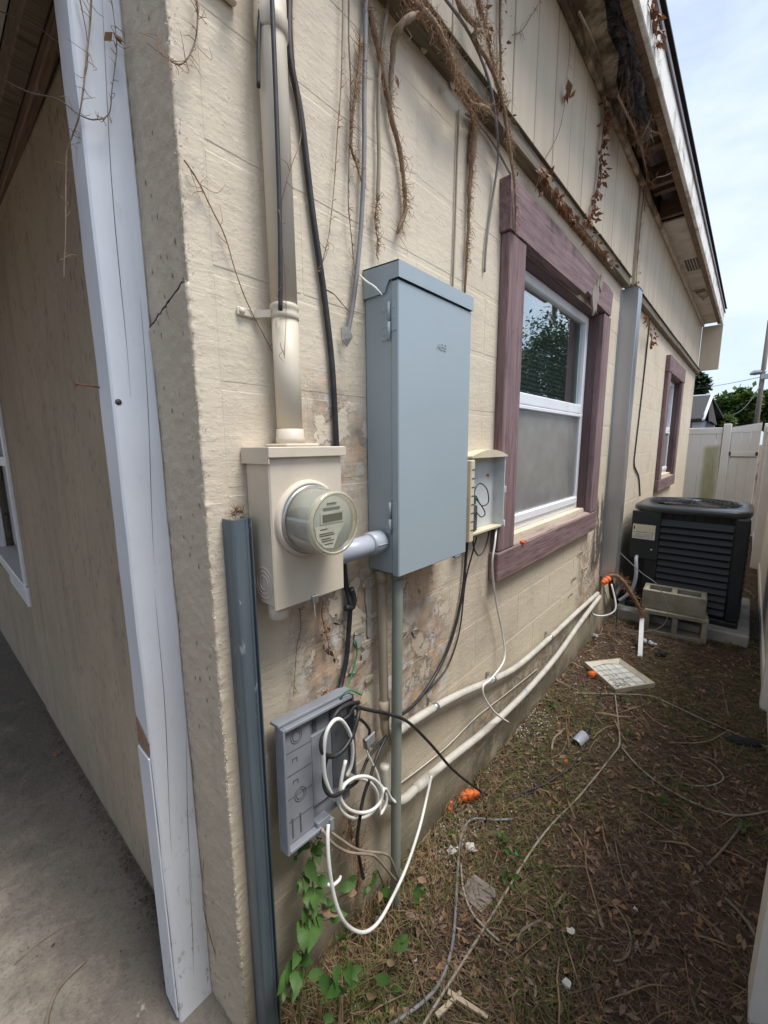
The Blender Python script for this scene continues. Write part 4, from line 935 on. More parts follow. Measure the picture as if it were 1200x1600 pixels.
# ================================================================== BEYOND THE FENCE
nh = thing('neighbour_house', 'distant blue house with dark shingle gable roof beyond the fence', 'house', (-3, 26, 0))
def Q(px, py, Y): return WY(px, py, Y)
HY = 24.0
rx = Q(1113, 620, HY).x; rz = Q(1113, 620, HY).z; ex_ = Q(1100, 660, HY); 
bx('wall', 'house_blue', nh, rx-9, Q(1103, 660, HY).x, HY, HY+7, -.1, Q(1100, 658, HY).z)
bx('white_wall', 'white_siding', nh, Q(1082, 660, HY).x, Q(1102, 660, HY).x+.003, HY-.012, HY-.002, -.1, Q(1092, 660, HY).z+.02)
er = Q(1098, 657, HY-.4); pk = Q(1112, 620, HY+3.2)
m = MB(); m.prism([(rx-9, HY-.4, er.z), (er.x, HY-.4, er.z), (pk.x, HY+3.2, pk.z), (rx-9, HY+3.2, pk.z)], (0, 0, .10)); m.prism([(rx-9, HY+7.2, er.z), (pk.x+.6, HY+7.2, er.z), (pk.x, HY+3.2, pk.z), (rx-9, HY+3.2, pk.z)], (0, 0, .10)); rf = m.build('roof', 'shingle', nh)
MB().tube([er+Vector((.02, -.02, .03)), pk+Vector((.02, -.02, .08))], .075, 4, sub=1).build('barge_board', 'vinyl_white', rf)
MB().tube([(rx-9, HY+3.2, pk.z+.1), pk+Vector((0, 0, .1))], .05, 4, sub=1).build('ridge_cap', 'vinyl_white', rf)
MB().prism([pk+Vector((.0, .1, -.1)), er+Vector((.3, .1, -.05)), (pk.x+.25, HY+5, er.z-.05)], (-.1, .1, 0)).build('gable_wall', 'shingle', nh)

def tree(name, label, base, H, crown_c, crown_r, nleaf, ls, mat, group=None, trunk_r=.18, seed=1, lean=(0, 0)):
    rnd = random.Random(seed)
    t_ = thing(name, label, 'tree', base, group); base = Vector(base); cc = Vector(crown_c)
    m = MB(); m.tube([base-Vector((0, 0, .1)), base.lerp(cc, .35)+Vector((.1, .1, 0)), base.lerp(cc, .75), cc], [trunk_r, trunk_r*.8, trunk_r*.55, trunk_r*.25], 8)
    tips = []
    for k in range(26):
        a = base.lerp(cc, rnd.uniform(.45, 1.0)); d = Vector((rnd.gauss(0, 1), rnd.gauss(0, 1), rnd.gauss(.25, .8))).normalized()
        e = cc+Vector((d.x*crown_r[0], d.y*crown_r[1], d.z*crown_r[2]))*rnd.uniform(.55, .95)
        m.tube([a, a.lerp(e, .5)+Vector((0, 0, .15)), e], [trunk_r*.3, trunk_r*.16, trunk_r*.05], 5, False, sub=3); tips.append((a.lerp(e, .45), e))
    m.build('trunk', 'bark', t_)
    m = MB(); clumps = []
    for a, e in tips:
        for q in (0.2, .6, 1.0): clumps.append((a.lerp(e, q), rnd.uniform(.13, .30)))
    for k in range(46):
        d = Vector((rnd.gauss(0, 1), rnd.gauss(0, 1), rnd.gauss(0, 1))).normalized()*rnd.uniform(.5, 1.0); clumps.append((cc+Vector((d.x*crown_r[0], d.y*crown_r[1], d.z*crown_r[2])), rnd.uniform(.10, .26)))
    R0 = sum(crown_r)/3; vs = []; fs = []
    for k in range(nleaf):
        c, sz = rnd.choice(clumps); p = c+Vector((rnd.gauss(0, 1), rnd.gauss(0, 1), rnd.gauss(0, .7)))*sz*R0*.62
        d = Vector((rnd.gauss(0, 1), rnd.gauss(0, 1), rnd.gauss(-.2, .6))).normalized(); w = d.cross(Vector((rnd.gauss(0, .6), rnd.gauss(0, .6), 1))).normalized(); s_ = ls*rnd.uniform(.6, 1.3)
        o = len(vs); vs += [p, p+d*s_*.5+w*s_*.28, p+d*s_, p+d*s_*.5-w*s_*.28]; fs.append((o, o+1, o+2, o+3))
    m.add(vs, fs); m.build('crown', mat, t_, fixn=False)
def tree_px(name, label, px, py, rpx, rpy, Y, n, ls, mat, seed, group='trees beyond the fence'):
    c = Q(px, py, Y); k = (Q(px+100, py, Y)-c).length/100
    tree(name, label, (c.x, Y, 0), c.z, c, (rpx*k, max(rpx*k*.8, 1), rpy*k), n, ls, mat, group, .22, seed)
tree_px('broadleaf_tree', 'bright green rounded tree left of the utility pole', 1148, 640, 38, 42, 34, 16000, .36, 'tree_leaf', 3)
tree_px('broadleaf_tree', 'green tree at the right edge behind the utility pole', 1205, 636, 36, 44, 38, 15000, .38, 'tree_leaf', 5)
tree_px('dark_tree', 'dark tree top showing between house corner and distant roof', 1088, 606, 17, 32, 40, 6000, .36, 'tree_leaf_dark', 8)
tree_px('broadleaf_tree', 'low green foliage between the distant blue house and fence', 1128, 662, 20, 16, 31, 3000, .26, 'tree_leaf', 12)
tree('oak_tree', 'large leafy tree mirrored in the upper pane of the near window', (6.0, 19, 0), 6, (6.0, 19, 4.6), (3.4, 3.4, 2.3), 22000, .17, 'tree_leaf_dark', 'trees mirrored in the window', .22, 21)
tree('oak_tree', 'smaller leafy tree mirrored low in the near window', (9.6, 17, 0), 6, (9.6, 17, 3.8), (3.2, 3.0, 2.0), 16000, .17, 'tree_leaf_dark', 'trees mirrored in the window', .2, 22)
tree('oak_tree', 'leafy tree mirrored in the panes of the far window', (3.6, 23, 0), 6, (3.6, 24, 4.4), (2.2, 2.6, 2.6), 14000, .17, 'tree_leaf_dark', 'trees mirrored in the window', .2, 23)
# utility pole with lamp and wires
PYY = 29.0
up = thing('utility_pole', 'wooden utility pole with street lamp at the right edge', 'utility pole', tuple(WY(1183, 690, PYY)))
pb, pt = Q(1178, 690, PYY), Q(1203, 500, PYY)
MB().tube([pb+(pb-pt)*.25, pb, pt], [.12, .115, .09], 10, sub=1).build('pole', 'pole_wood', up)
la, lb_ = Q(1197, 578, PYY), Q(1188, 582, PYY)
MB().tube([Q(1196, 590, PYY), la.lerp(lb_, .5)+Vector((0, 0, .15)), lb_], .03, 6).build('lamp_arm', 'galvanised', up)
lh = Q(1183, 583, PYY); m = MB(); m.tube([lh+Vector((-.28, 0, -.03)), lh+Vector((-.1, 0, .03)), lh+Vector((.25, 0, .03)), lh+Vector((.34, 0, 0))], [.05, .13, .10, .04], 8); m.build('lamp_head', 'galvanised', up)
bx('cross_fitting', 'galvanised', up, Q(1193, 588, PYY).x-.1, Q(1193, 588, PYY).x+.2, PYY-.15, PYY+.15, Q(1193, 592, PYY).z, Q(1193, 585, PYY).z)
def wire(label, a, b, sag, r=.014):
    pts = [a.lerp(b, k/10)-Vector((0, 0, sag*math.sin(math.pi*k/10))) for k in range(11)]; tag(MB().tube(pts, r, 4, sub=1).build('overhead_wire', 'black_rubber'), label, 'wire', 'overhead wires')
wire('thin overhead wire running from pole toward the house corner', Q(1194, 588, PYY), Q(1060, 610, 40), .1, .016)
wire('sagging service wire dropping from the pole across the green tree', Q(1194, 592, PYY), Q(1135, 650, 24.5), .5, .02)

# ================================================================== CABLES ON THE WALL
def PX_(pts, X=.01):
    return [WX(p[0], p[1], p[2] if len(p) > 2 else X) for p in pts]
cable('black_cable', 'black cable running down the front of the tan service conduit', 'black_rubber', PX_([(424, -40), (425, 0), (431, 150), (436, 300), (438, 400), (438, 485)], .068), .0042)
cable('black_cable', 'short cut black cable left of the tan service conduit top', 'black_rubber', PX_([(410, -40), (407, 0), (404, 70), (404, 136)], .040), .0036)
cable('black_cable', 'thick black cable slanting down behind the beige meter box', 'black_rubber', PX_([(452, -30), (453, 85), (470, 180), (488, 330), (505, 450), (518, 560), (523, 640), (526, 700), (530, 780)], .009), .0068)
cable('grey_cable', 'grey dangling cable ending left of the breaker panel top', 'grey_cable', PX_([(572, -30), (571, 60), (569, 150), (569, 240), (565, 340), (557, 430), (549, 490), (544, 516)], .014), .0056)
cable('tan_cable', 'tan painted cable ending in a frayed tip above the panel', 'tan_cable', PX_([(612, -30), (607, 0), (595, 90), (591, 170), (592, 250), (590, 312)], .012), .0048)
cable('tan_cable', 'straight tan wire dropping behind the breaker panel from the ledge', 'tan_cable', PX_([(717, 172), (714, 250), (711, 350), (708, 430), (706, 480)], .006), .0032)
cable('grey_cable', 'grey wire hanging in front of ledge left of the window', 'grey_cable', PX_([(690, -10, .06), (735, 55, .06), (765, 130, .06), (776, 200, .05), (778, 250, .02), (768, 320, .008), (760, 380, .008), (757, 425, .006)]), .0042)
cable('grey_cable', 'grey wire lying along the wall just under the ledge', 'tan_cable', PX_([(728, 178), (745, 190), (770, 222), (800, 276), (812, 292)], .012), .0042)
cable('black_cable', 'black cable with ties hanging below the meter box', 'black_rubber', PX_([(536, 860, .012), (541, 915, .012), (547, 945, .02), (545, 985, .014), (541, 1030, .012), (534, 1065, .016), (528, 1090, .03)]), .0065)
tag(MB().tube(PX_([(548, 920), (552, 935), (550, 948), (540, 950)], .02), .009, 8).build('cable_tie_knot', 'black_rubber'), 'black tape knot on the cable below the meter', 'knot')
cable('green_wire', 'green ground wire tied to the top of the grey box', 'green_wire', PX_([(555, 1000, .01), (558, 1020, .012), (548, 1060, .02), (540, 1080, .03), (533, 1090, .06), (545, 1078, .07), (565, 1086, .06)]), .0022, 'wire', 6)
cable('black_cable', 'thick black cable dropping from the telephone box to the conduit', 'black_rubber', PX_([(731, 835, .02), (728, 870, .012), (722, 930, .012), (705, 1000, .012), (680, 1055, .014), (650, 1098, .03), (625, 1118, .05)]), .0055)
cable('black_cable', 'thin black wire beside the thick cable under the telephone box', 'black_rubber', PX_([(745, 838, .03), (738, 865, .02), (727, 910, .01), (718, 985, .01), (700, 1040, .01), (672, 1075, .012), (645, 1100, .03)]), .0030)
cable('white_cable', 'white cable falling from the telephone box past the purple frame', 'white_cable', PX_([(776, 822, .03), (773, 850, .05), (769, 885, .05), (775, 940, .03), (785, 990, .03), (788, 1030, .045), (768, 1060, .06), (755, 1072, .065), (758, 1092, .07), (775, 1115, .08), (795, 1129, .07)]), .0040)
cable('wall_wire', 'thin black wire running down the wall beyond the metal channel', 'black_rubber', PX_([(1016, 492), (1009, 560), (1000, 640), (993, 700), (991, 726), (998, 745), (1000, 775)], .006), .006, 'wire', 5)
# tangle at the grey box
cable('black_coil', 'black coiled cable hanging inside the grey utility box', 'black_rubber', PX_([(560, 1098, .075), (545, 1100, .09), (527, 1112, .095), (515, 1135, .10), (503, 1155, .105), (504, 1175, .11), (518, 1182, .11), (535, 1173, .11), (550, 1150, .105), (558, 1125, .10), (560, 1110, .09), (553, 1104, .085), (545, 1118, .085), (535, 1125, .08)]), .0055)
cable('black_coil', 'lower black loop sagging from the grey box interior', 'black_rubber', PX_([(512, 1180, .10), (507, 1200, .105), (506, 1225, .105), (512, 1240, .11), (524, 1243, .11), (536, 1236, .10), (560, 1218, .08), (575, 1185, .07), (590, 1165, .06), (602, 1152, .055)]), .0045)
cable('white_coil', 'white cable loop rising inside the grey utility box', 'white_cable', PX_([(524, 1250, .10), (515, 1235, .108), (507, 1210, .11), (506, 1175, .112), (510, 1145, .112), (522, 1126, .112), (534, 1126, .11), (546, 1145, .105), (551, 1170, .10), (549, 1195, .095), (542, 1212, .09)]), .0046)
wc = []
for k in range(34):
    a = k/33*2.6*2*math.pi+3.3; rr = 1+.13*math.sin(a*.38+1)
    wc.append((563+33*rr*math.cos(a)+4*math.sin(a*.41), 1246+31*rr*math.sin(a)+4*math.cos(a*.37), .085+.014*math.sin(a*.29)))
wc = [(540, 1188, .10), (534, 1215, .10)]+wc+[(600, 1232, .08), (610, 1246, .07), (618, 1254, .075)]
cable('white_coil', 'round coil of white cable hanging beside the grey utility box', 'white_cable', PX_(wc), .0044, sub=3)
cable('white_cable', 'long white cable hanging in a deep loop to the low plants', 'white_cable', PX_([(513, 1288, .10), (512, 1310, .11), (514, 1350, .12), (522, 1400, .13), (535, 1436, .14), (552, 1453, .14), (572, 1456, .145), (592, 1440, .145), (612, 1405, .14), (635, 1355, .12), (655, 1295, .10), (667, 1245, .07), (674, 1212, .06)]), .0046)
cable('white_cable', 'short cut white cable end below the grey utility box', 'white_cable', PX_([(512, 1382, .10), (520, 1383, .11), (529, 1376, .11), (532, 1370, .10)]), .0040)
cable('black_cable', 'long black cable arching from the grey box onto the ground', 'black_rubber', PX_([(545, 1098, .08), (556, 1104, .085), (580, 1110, .085), (612, 1117, .09), (640, 1130, .09), (675, 1165, .09), (705, 1200, .085), (735, 1225, .07)])+[GP(765, 1243, .006), GP(800, 1246, .006), GP(835, 1236, .006), GP(850, 1215, .006)], .0048)
cable('black_cable', 'black cable falling vertically beside the green conduit', 'black_rubber', PX_([(604, 1150, .06), (590, 1180, .075), (578, 1215, .085), (568, 1245, .09), (562, 1280, .085), (558, 1315, .08), (562, 1345, .08), (568, 1372, .08)]), .0048)
sp_ = thing('cable_splitter', 'small silver cable splitter dangling between grey box and conduit', 'splitter', tuple(WX(577, 1158, .08)))
c = WX(577, 1156, .08); Ms = Matrix.Translation(c) @ Matrix.Rotation(R_(8), 4, 'X')
bx('body', 'connector_metal', sp_, -.006, .006, -.02, .02, -.016, .016, bev=.002, M=Ms); bx('plate', 'ink_light', sp_, .0063, .007, -.016, .016, -.011, .012, M=Ms)
for a in (-.01, .008): MB().tube([Ms @ Vector((0, a, -.016)), Ms @ Vector((0, a, -.030))], .0045, 6, sub=1).build('port', 'connector_metal', sp_)
cable('black_cable', 'short black lead linking the splitter to the grey box', 'black_rubber', PX_([(556, 1120, .08), (568, 1128, .08), (577, 1140, .08), (577, 1148, .08)]), .0040)
cable('white_cable', 'thin white lead hanging from the splitter', 'white_cable', PX_([(573, 1172, .08), (578, 1185, .08), (590, 1210, .08), (596, 1235, .08)]), .0030)
cable('brown_cord', 'brown cord drooping from the grey box to the green pipe', 'tan_cable', PX_([(503, 1296, .10), (520, 1318, .11), (545, 1332, .11), (575, 1335, .11), (590, 1342, .10), (620, 1378, .09)]), .0036)
cable('brown_cord', 'second brown cord drooping just above the first', 'tan_cable', PX_([(512, 1296, .09), (530, 1310, .10), (560, 1328, .10), (600, 1334, .10), (612, 1345, .09), (625, 1380, .09)]), .0036)
# thin painted wires along the low wall
cable('thin_wire', 'thin painted wire stapled to the wall between both low conduits', 'pvc_aged', PX_([(620, 1228), (660, 1198), (700, 1165), (745, 1120), (790, 1085), (840, 1045)], .005), .0025, 'wire', 5)
cable('ground_cable', 'thin grey cable leaving the wall foot near the orange foam', 'ground_cable', [GP(765, 1182, .02), GP(735, 1195, .015), GP(712, 1215, .01), GP(702, 1240, .01), GP(700, 1262, .004)], .0035)

# ================================================================== CABLES AND STICKS ON THE GROUND
def gcable(name, label, mat, pts, r, cat='cable', group=None, n=7): return cable(name, label, mat, [GP(a, b, r+.010) for a, b in pts], r, cat, n, group)
gcable('ground_cable', 'grey cable curving along the ground in the near foreground', 'grey_cable', [(590, 1615), (625, 1592), (665, 1562), (690, 1530), (706, 1480), (712, 1420), (715, 1360), (719, 1315), (727, 1290), (742, 1279), (770, 1281), (802, 1280)], .0048)
gcable('ground_cable', 'long tan cable crossing the yard from foreground to broken tray', 'ground_cable', [(650, 1620), (690, 1555), (735, 1485), (790, 1395), (830, 1330), (865, 1285), (900, 1250), (935, 1208), (957, 1180), (968, 1162), (966, 1130), (961, 1085)], .0038)
gcable('ground_cable', 'tan cable bending right toward the fence across the soil', 'ground_cable', [(972, 1168), (990, 1190), (1015, 1213), (1050, 1237), (1090, 1257), (1130, 1271), (1165, 1274), (1215, 1264)], .0036)
gcable('ground_cable', 'thin straight cable in front of the broken tray', 'ground_cable', [(895, 1083), (950, 1084), (1005, 1086), (1030, 1092), (1085, 1118), (1140, 1142), (1205, 1170)], .0032)
gcable('ground_cable', 'dark cable winding from the tray past the plastic coupling', 'black_rubber', [(943, 1068), (936, 1090), (927, 1120), (916, 1160), (905, 1180), (890, 1200), (868, 1215), (845, 1228), (800, 1243)], .0045)
gcable('ground_cable', 'pale thin loop of wire on the bare soil', 'ground_cable', [(1055, 1218), (1075, 1226), (1105, 1228), (1125, 1222), (1130, 1213), (1118, 1198), (1100, 1187), (1080, 1183)], .0026, 'wire')
gcable('ground_cable', 'thin cable arc beside the grey paving tile', 'ground_cable', [(720, 1350), (724, 1390), (737, 1425), (758, 1450), (780, 1470)], .0036)
gcable('stick', 'dry bent stick at left on the mulch', 'twig_grey', [(808, 1470), (815, 1455), (828, 1446), (845, 1438)], .0045, 'stick', 'dry sticks on the ground')
gcable('stick', 'thin dry stick reaching toward the dark sock', 'vine_pale', [(1045, 1160), (1085, 1161), (1112, 1156), (1137, 1142)], .0034, 'stick', 'dry sticks on the ground')
gcable('stick', 'dry forked stick at the lower right by the fence post', 'twig_grey', [(1132, 1403), (1150, 1420), (1170, 1445), (1185, 1470), (1195, 1476)], .005, 'stick', 'dry sticks on the ground')
gcable('stick', 'slim stick pointing up right across the soil', 'twig_grey', [(1105, 1352), (1125, 1332), (1145, 1308), (1158, 1290)], .004, 'stick', 'dry sticks on the ground')
gcable('stick', 'long thin twig across the middle of the mulch', 'twig_grey', [(960, 1310), (966, 1340), (975, 1375), (990, 1408)], .0022, 'stick', 'dry sticks on the ground')
gcable('stick', 'curved pale tendril on the dark foreground mulch', 'vine_pale', [(945, 1398), (965, 1420), (982, 1450), (985, 1480), (975, 1498), (958, 1502)], .0026, 'stick', 'dry sticks on the ground')
gcable('stick', 'short pale stick left of the foreground mulch', 'vine_pale', [(866, 1418), (874, 1407), (883, 1396)], .0045, 'stick', 'dry sticks on the ground')
gcable('stick', 'reddish curved twig below the conduits near plastic coupling', 'vine_bark', [(860, 1185), (878, 1175), (887, 1150), (889, 1125), (885, 1105)], .003, 'stick', 'dry sticks on the ground')
gcable('stick', 'pale split stick lying left of the plastic coupling', 'vine_pale', [(862, 1172), (865, 1155), (875, 1145), (882, 1138)], .0055, 'stick', 'dry sticks on the ground')
gcable('stick', 'thin twig crossing the near foreground cables', 'vine_bark', [(640, 1490), (655, 1530), (668, 1575), (675, 1610)], .003, 'stick', 'dry sticks on the ground')
cable('bent_rod', 'bent brown rod lying on the porch slab bottom left', 'twig_grey', [WZ(a, b, .018) for a, b in ((72, 1612), (75, 1585), (88, 1550), (108, 1525), (133, 1502))], .005, 'rod')
cable('porch_twig', 'long thin twig on the porch slab', 'twig_grey', [WZ(a, b, .014) for a, b in ((22, 1508), (60, 1475), (100, 1450), (145, 1435))], .0022, 'stick', 6)
for i, pts in enumerate((((700, 1552), (730, 1572), (762, 1592)), ((682, 1590), (705, 1573), (720, 1553)))):
    a, b2_, c_ = [GP(p[0], p[1], .012) for p in pts]
    dd = (c_-a).normalized(); ww = dd.cross(Vector((0, 0, 1)))*.006
    tag(MB().prism([a-ww, c_-ww*.7, c_+ww*.8, a+ww], (0, 0, .008)).build('wood_lath', 'lath_wood'), ['pale wood lath pointing to lower right in the foreground', 'pale wood lath meeting another at a corner, pointing lower left'][i], 'lath', 'pale wood laths')

# ================================================================== SMALL THINGS ON THE GROUND
def blob(name, label, cat, mat, c, spec, group=None, seed=0):
    import bmesh
    bm = bmesh.new(); c = Vector(c)
    for k, (dx, dy, dz, r_) in enumerate(spec):
        g = bmesh.ops.create_icosphere(bm, subdivisions=3, radius=r_, matrix=Matrix.Translation(c+Vector((dx, dy, dz))))
        for v in g['verts']:
            d = (v.co-c-Vector((dx, dy, dz))); v.co += d*.16*noise.noise(v.co*55+Vector((seed, k, 0)))
    me = bpy.data.meshes.new(name); bm.to_mesh(me); bm.free(); me.polygons.foreach_set('use_smooth', [True]*len(me.polygons)); me.materials.append(MATS[mat])
    return tag(link(name, me), label, cat, group)
g_ = 'orange expanding foam pieces'
blob('foam_piece', 'largest lump of orange foam on the ground by the conduits', 'foam', 'foam_orange', GP(733, 1243, .022), ((-.012, -.026, .004, .018), (.0, .0, .002, .023), (.016, .022, .0, .019), (-.02, -.044, 0, .012)), g_, 1)
blob('foam_piece', 'small orange foam crumb left of the largest lump', 'foam', 'foam_orange', GP(703, 1260, .014), ((0, 0, 0, .012), (.004, -.010, 0, .011), (0, .004, .014, .009)), g_, 2)
blob('foam_piece', 'orange foam piece under the edge of the broken tray', 'foam', 'foam_orange', GP(924, 1054, .02), ((0, 0, 0, .022), (.01, .015, .006, .016)), g_, 3)
blob('foam_piece', 'orange foam plugging the conduit ends at the metal channel', 'foam', 'foam_orange', (.06, 3.19, .47), ((0, 0, 0, .024), (.012, .025, .012, .022), (-.006, -.02, -.006, .016)), g_, 4)
blob('foam_piece', 'tiny orange foam dab on the window sill corner', 'foam', 'foam_orange', (.040, 1.735, 1.022), ((0, 0, 0, .011), (.004, .004, .004, .008)), g_, 5)
blob('foam_piece', 'tiny orange foam dab inside the telephone box', 'foam', 'foam_orange', tuple(WX(762, 742, .010)), ((0, 0, 0, .006), (0, .007, -.003, .004)), g_, 6)
blob('foam_piece', 'orange crumb on the litter beneath the coupling', 'foam', 'foam_orange', tuple(GP(884, 1190, .006)), ((0, 0, 0, .008), (0, .008, 0, .006)), g_, 7)
p = GP(907, 1155, .022)
pc = thing('pipe_coupling', 'short grey plastic pipe coupling lying on the grass', 'pipe fitting', tuple(p))
dr_ = Vector((.25, .9, .28)).normalized()
MB().lathe([(-.034, .0245), (.034, .0245), (.034, .0215), (-.034, .0215), (-.034, .0245)], dr_, p, 24, caps=False).build('sleeve', 'pvc_grey', pc)
MB().lathe([(-.003, .0214), (.003, .0214), (.003, .019), (-.003, .019), (-.003, .0214)], dr_, p, 24, caps=False).build('stop_ring', 'pvc_grey', pc)
# black sock-like rag
a = GP(1135, 1155, .012); b2_ = GP(1188, 1165, .014)
tag(MB().tube([a, a.lerp(b2_, .25)+Vector((0, 0, .004)), a.lerp(b2_, .5), a.lerp(b2_, .8)+Vector((0, 0, .004)), b2_], [.012, .024, .026, .024, .012], 12).build('black_rag', 'black_cloth'), 'dark crumpled sock or rag by the fence', 'rag')
# paving tile fragment
c = GP(746, 1400, 0); tag(MB().prism([c+Vector((-.045, -.040, -.01)), c+Vector((.040, -.046, -.008)), c+Vector((.050, .028, -.008)), c+Vector((.038, .046, -.008)), c+Vector((-.038, .044, -.01))], (0, 0, .024)).build('paving_tile', 'stone_tile'), 'broken grey paving tile half sunk in litter', 'tile')
def flake(name, label, cat, mat, px, py, rad, th=.003, seed=0, group=None, z=.014):
    rnd = random.Random(seed); c = GP(px, py, z); poly = []
    for k in range(8):
        q = 2*math.pi*k/8; rr = rad*rnd.uniform(.6, 1.1); poly.append(c+Vector((math.cos(q)*rr, math.sin(q)*rr*.8, rnd.uniform(-.003, .006))))
    return tag(MB().prism(poly, (0, 0, th)).build(name, mat), label, cat, group)
flake('paint_chip', 'white paint chip left of the pair near the cable', 'chip', 'paper_white', 706, 1330, .021, seed=1, group='white paint chips')
flake('paint_chip', 'white paint chip right of the pair near the cable', 'chip', 'paper_white', 736, 1325, .024, seed=2, group='white paint chips')
flake('paint_chip', 'white stone chip alone on the foreground mulch', 'chip', 'paper_white', 886, 1538, .014, .008, 3, 'white paint chips')
flake('paint_chip', 'pale small chip beside the curved tendril', 'chip', 'paper_white', 994, 1422, .008, seed=4, group='white paint chips')
flake('paint_chip', 'long white sliver left in the mulch', 'chip', 'paper_white', 892, 1456, .012, seed=5, group='white paint chips')
flake('green_scrap', 'small teal plastic scrap beside the tan cable', 'scrap', 'green_wire', 807, 1336, .009, seed=6)
flake('wood_chip', 'flat brown bark piece left of the paving tile', 'bark', 'wood_chip', 640, 1433, .022, .006, 7)
flake('dead_leaf', 'curled yellow brown leaf on the porch slab by the wall', 'leaf', 'dead_leaf', 88, 1178, .028, .001, 8, 'dead leaves on the porch', .012)
flake('dead_leaf', 'pale brown leaf at the bottom of the porch slab', 'leaf', 'dead_leaf', 122, 1592, .014, .001, 9, 'dead leaves on the porch', .012)
flake('dead_leaf', 'small olive leaf on the middle of the porch slab', 'leaf', 'straw_dark', 88, 1318, .015, .001, 10, 'dead leaves on the porch', .012)
# broken tray / light cover
tr = thing('broken_tray', 'broken cream plastic tray with wire grid lying tilted on soil', 'tray', tuple(GP(968, 1055)))
cs = [WZ(913, 1034, .045), WZ(968, 1028, .06), WZ(1024, 1067, .045), WZ(962, 1077, .02)]
cen = sum(cs, Vector())/4
inn = [cen.lerp(c, .78)+Vector((0, 0, -.018)) for c in cs]
for i in range(4):
    j = (i+1) % 4; MB().prism([cs[i], cs[j], inn[j], inn[i]], (0, 0, -.004)).build('rim', 'tray_beige', tr)
MB().prism(inn, (0, 0, -.003)).build('tray_floor', 'tray_inner', tr)
for i in range(4):
    j = (i+1) % 4; MB().prism([cs[i], cs[j], cs[j]+Vector((0, 0, -.028)), cs[i]+Vector((0, 0, -.028))], (cen-(cs[i]+cs[j])/2).normalized()*.003).build('skirt', 'tray_beige', tr)
for k in range(5):
    q = (k+random.uniform(-.3, .3)+.3)/4.6; a = inn[0].lerp(inn[3], q)+Vector((0, 0, .004)); b2_ = inn[1].lerp(inn[2], q)+Vector((0, 0, .004)); mdl = a.lerp(b2_, .5)+Vector((random.uniform(-.02, .02), random.uniform(-.02, .02), .004))
    MB().tube([a, mdl, b2_], .0011, 4).build('grid_wire', 'grey_cable', tr)
    a = inn[0].lerp(inn[1], q)+Vector((0, 0, .005)); b2_ = inn[3].lerp(inn[2], q)+Vector((0, 0, .005)); mdl = a.lerp(b2_, .5)+Vector((random.uniform(-.025, .025), 0, .004))
    MB().tube([a, mdl, b2_], .0011, 4).build('grid_wire', 'grey_cable', tr)
# white strip leaning, wires and debris by the channel
a = GP(1000, 1026, .004); b2_ = WY(1003, 966, 3.40)
d = (b2_-a).normalized(); ex2 = Vector((1, 0, 0)); ex2 = (ex2-d*ex2.dot(d)).normalized()
tag(MB().box(-.014, .014, -.004, .004, 0, (b2_-a).length, bev=.001, M=frame(a, ex2, d.cross(ex2), d)).build('white_strip', 'vinyl_white'), 'white plastic strip propped against the dead palm stalk', 'strip')
fr_ = thing('dead_frond', 'dead brown vine stalk with bristles leaning by the metal channel', 'dead plant', (.15, 3.3, 0))
fp_ = [Vector((.03, 3.24, .46)), Vector((.09, 3.27, .50)), Vector((.14, 3.30, .47)), Vector((.20, 3.36, .36)), Vector((.255, 3.40, .25)), b2_]
MB().tube(fp_, [.012, .014, .015, .014, .012, .006], 8).build('stalk', 'vine_bark', fr_)
m = MB()
for k in range(260):
    q = random.random()**.7*4.8; i = int(q); p = fp_[i].lerp(fp_[i+1], q-i); dv = Vector((random.gauss(.3, 1), random.gauss(-.2, .8), random.gauss(.1, .8))).normalized()*random.uniform(.02, .075)
    m.tube([p, p+dv*.5+Vector((0, 0, .006)), p+dv], [.0014, .001, .0005], 3, False, sub=1)
o = m.build('bristles', 'rootlet', fr_); o['kind'] = 'stuff'
cable('wire_loop', 'thin grey wire looping in front of the air conditioner', 'grey_cable', [Vector((.05, 3.42, .68)), WY(1000, 893, 3.5), WY(1028, 915, 3.5), WY(1043, 950, 3.5), WY(1038, 975, 3.48), WY(1015, 986, 3.45), WY(985, 985, 3.4), WY(965, 972, 3.35), WY(955, 955, 3.3), Vector((.06, 3.2, .4))], .0028, 'wire')
cable('pale_loop', 'pale cable sagging from the conduit end by the channel', 'white_cable', [Vector((.05, 3.05, .37)), WY(925, 958, 3.1), WY(945, 962, 3.15), WY(962, 950, 3.2), Vector((.09, 3.25, .44))], .006)
cable('black_wire', 'thin black wire dropping to the soil left of white strip', 'black_rubber', [Vector((.10, 3.28, .44)), WY(964, 955, 3.25), WY(962, 985, 3.22), GP(958, 1022, .004)], .003, 'wire')
for (px, py, rad, nm, lb2, mt, sd) in ((925, 995, .05, 'plastic_wrap', 'crumpled clear plastic wrap at the wall foot', 'clear_plastic', 11), (1015, 1005, .05, 'plastic_bag', 'crumpled grey plastic bag before the lower concrete block', 'clear_plastic', 12), (1030, 1022, .045, 'black_scrap', 'black plastic scrap behind the broken tray', 'black_cloth', 13)):
    c = GP(px, py, .012); blob(nm, lb2, 'litter', mt, c, [(random.uniform(-rad, rad)*.8, random.uniform(-rad, rad)*.8, random.uniform(-.004, .012), random.uniform(.008, .02)) for _ in range(7)], None, sd)

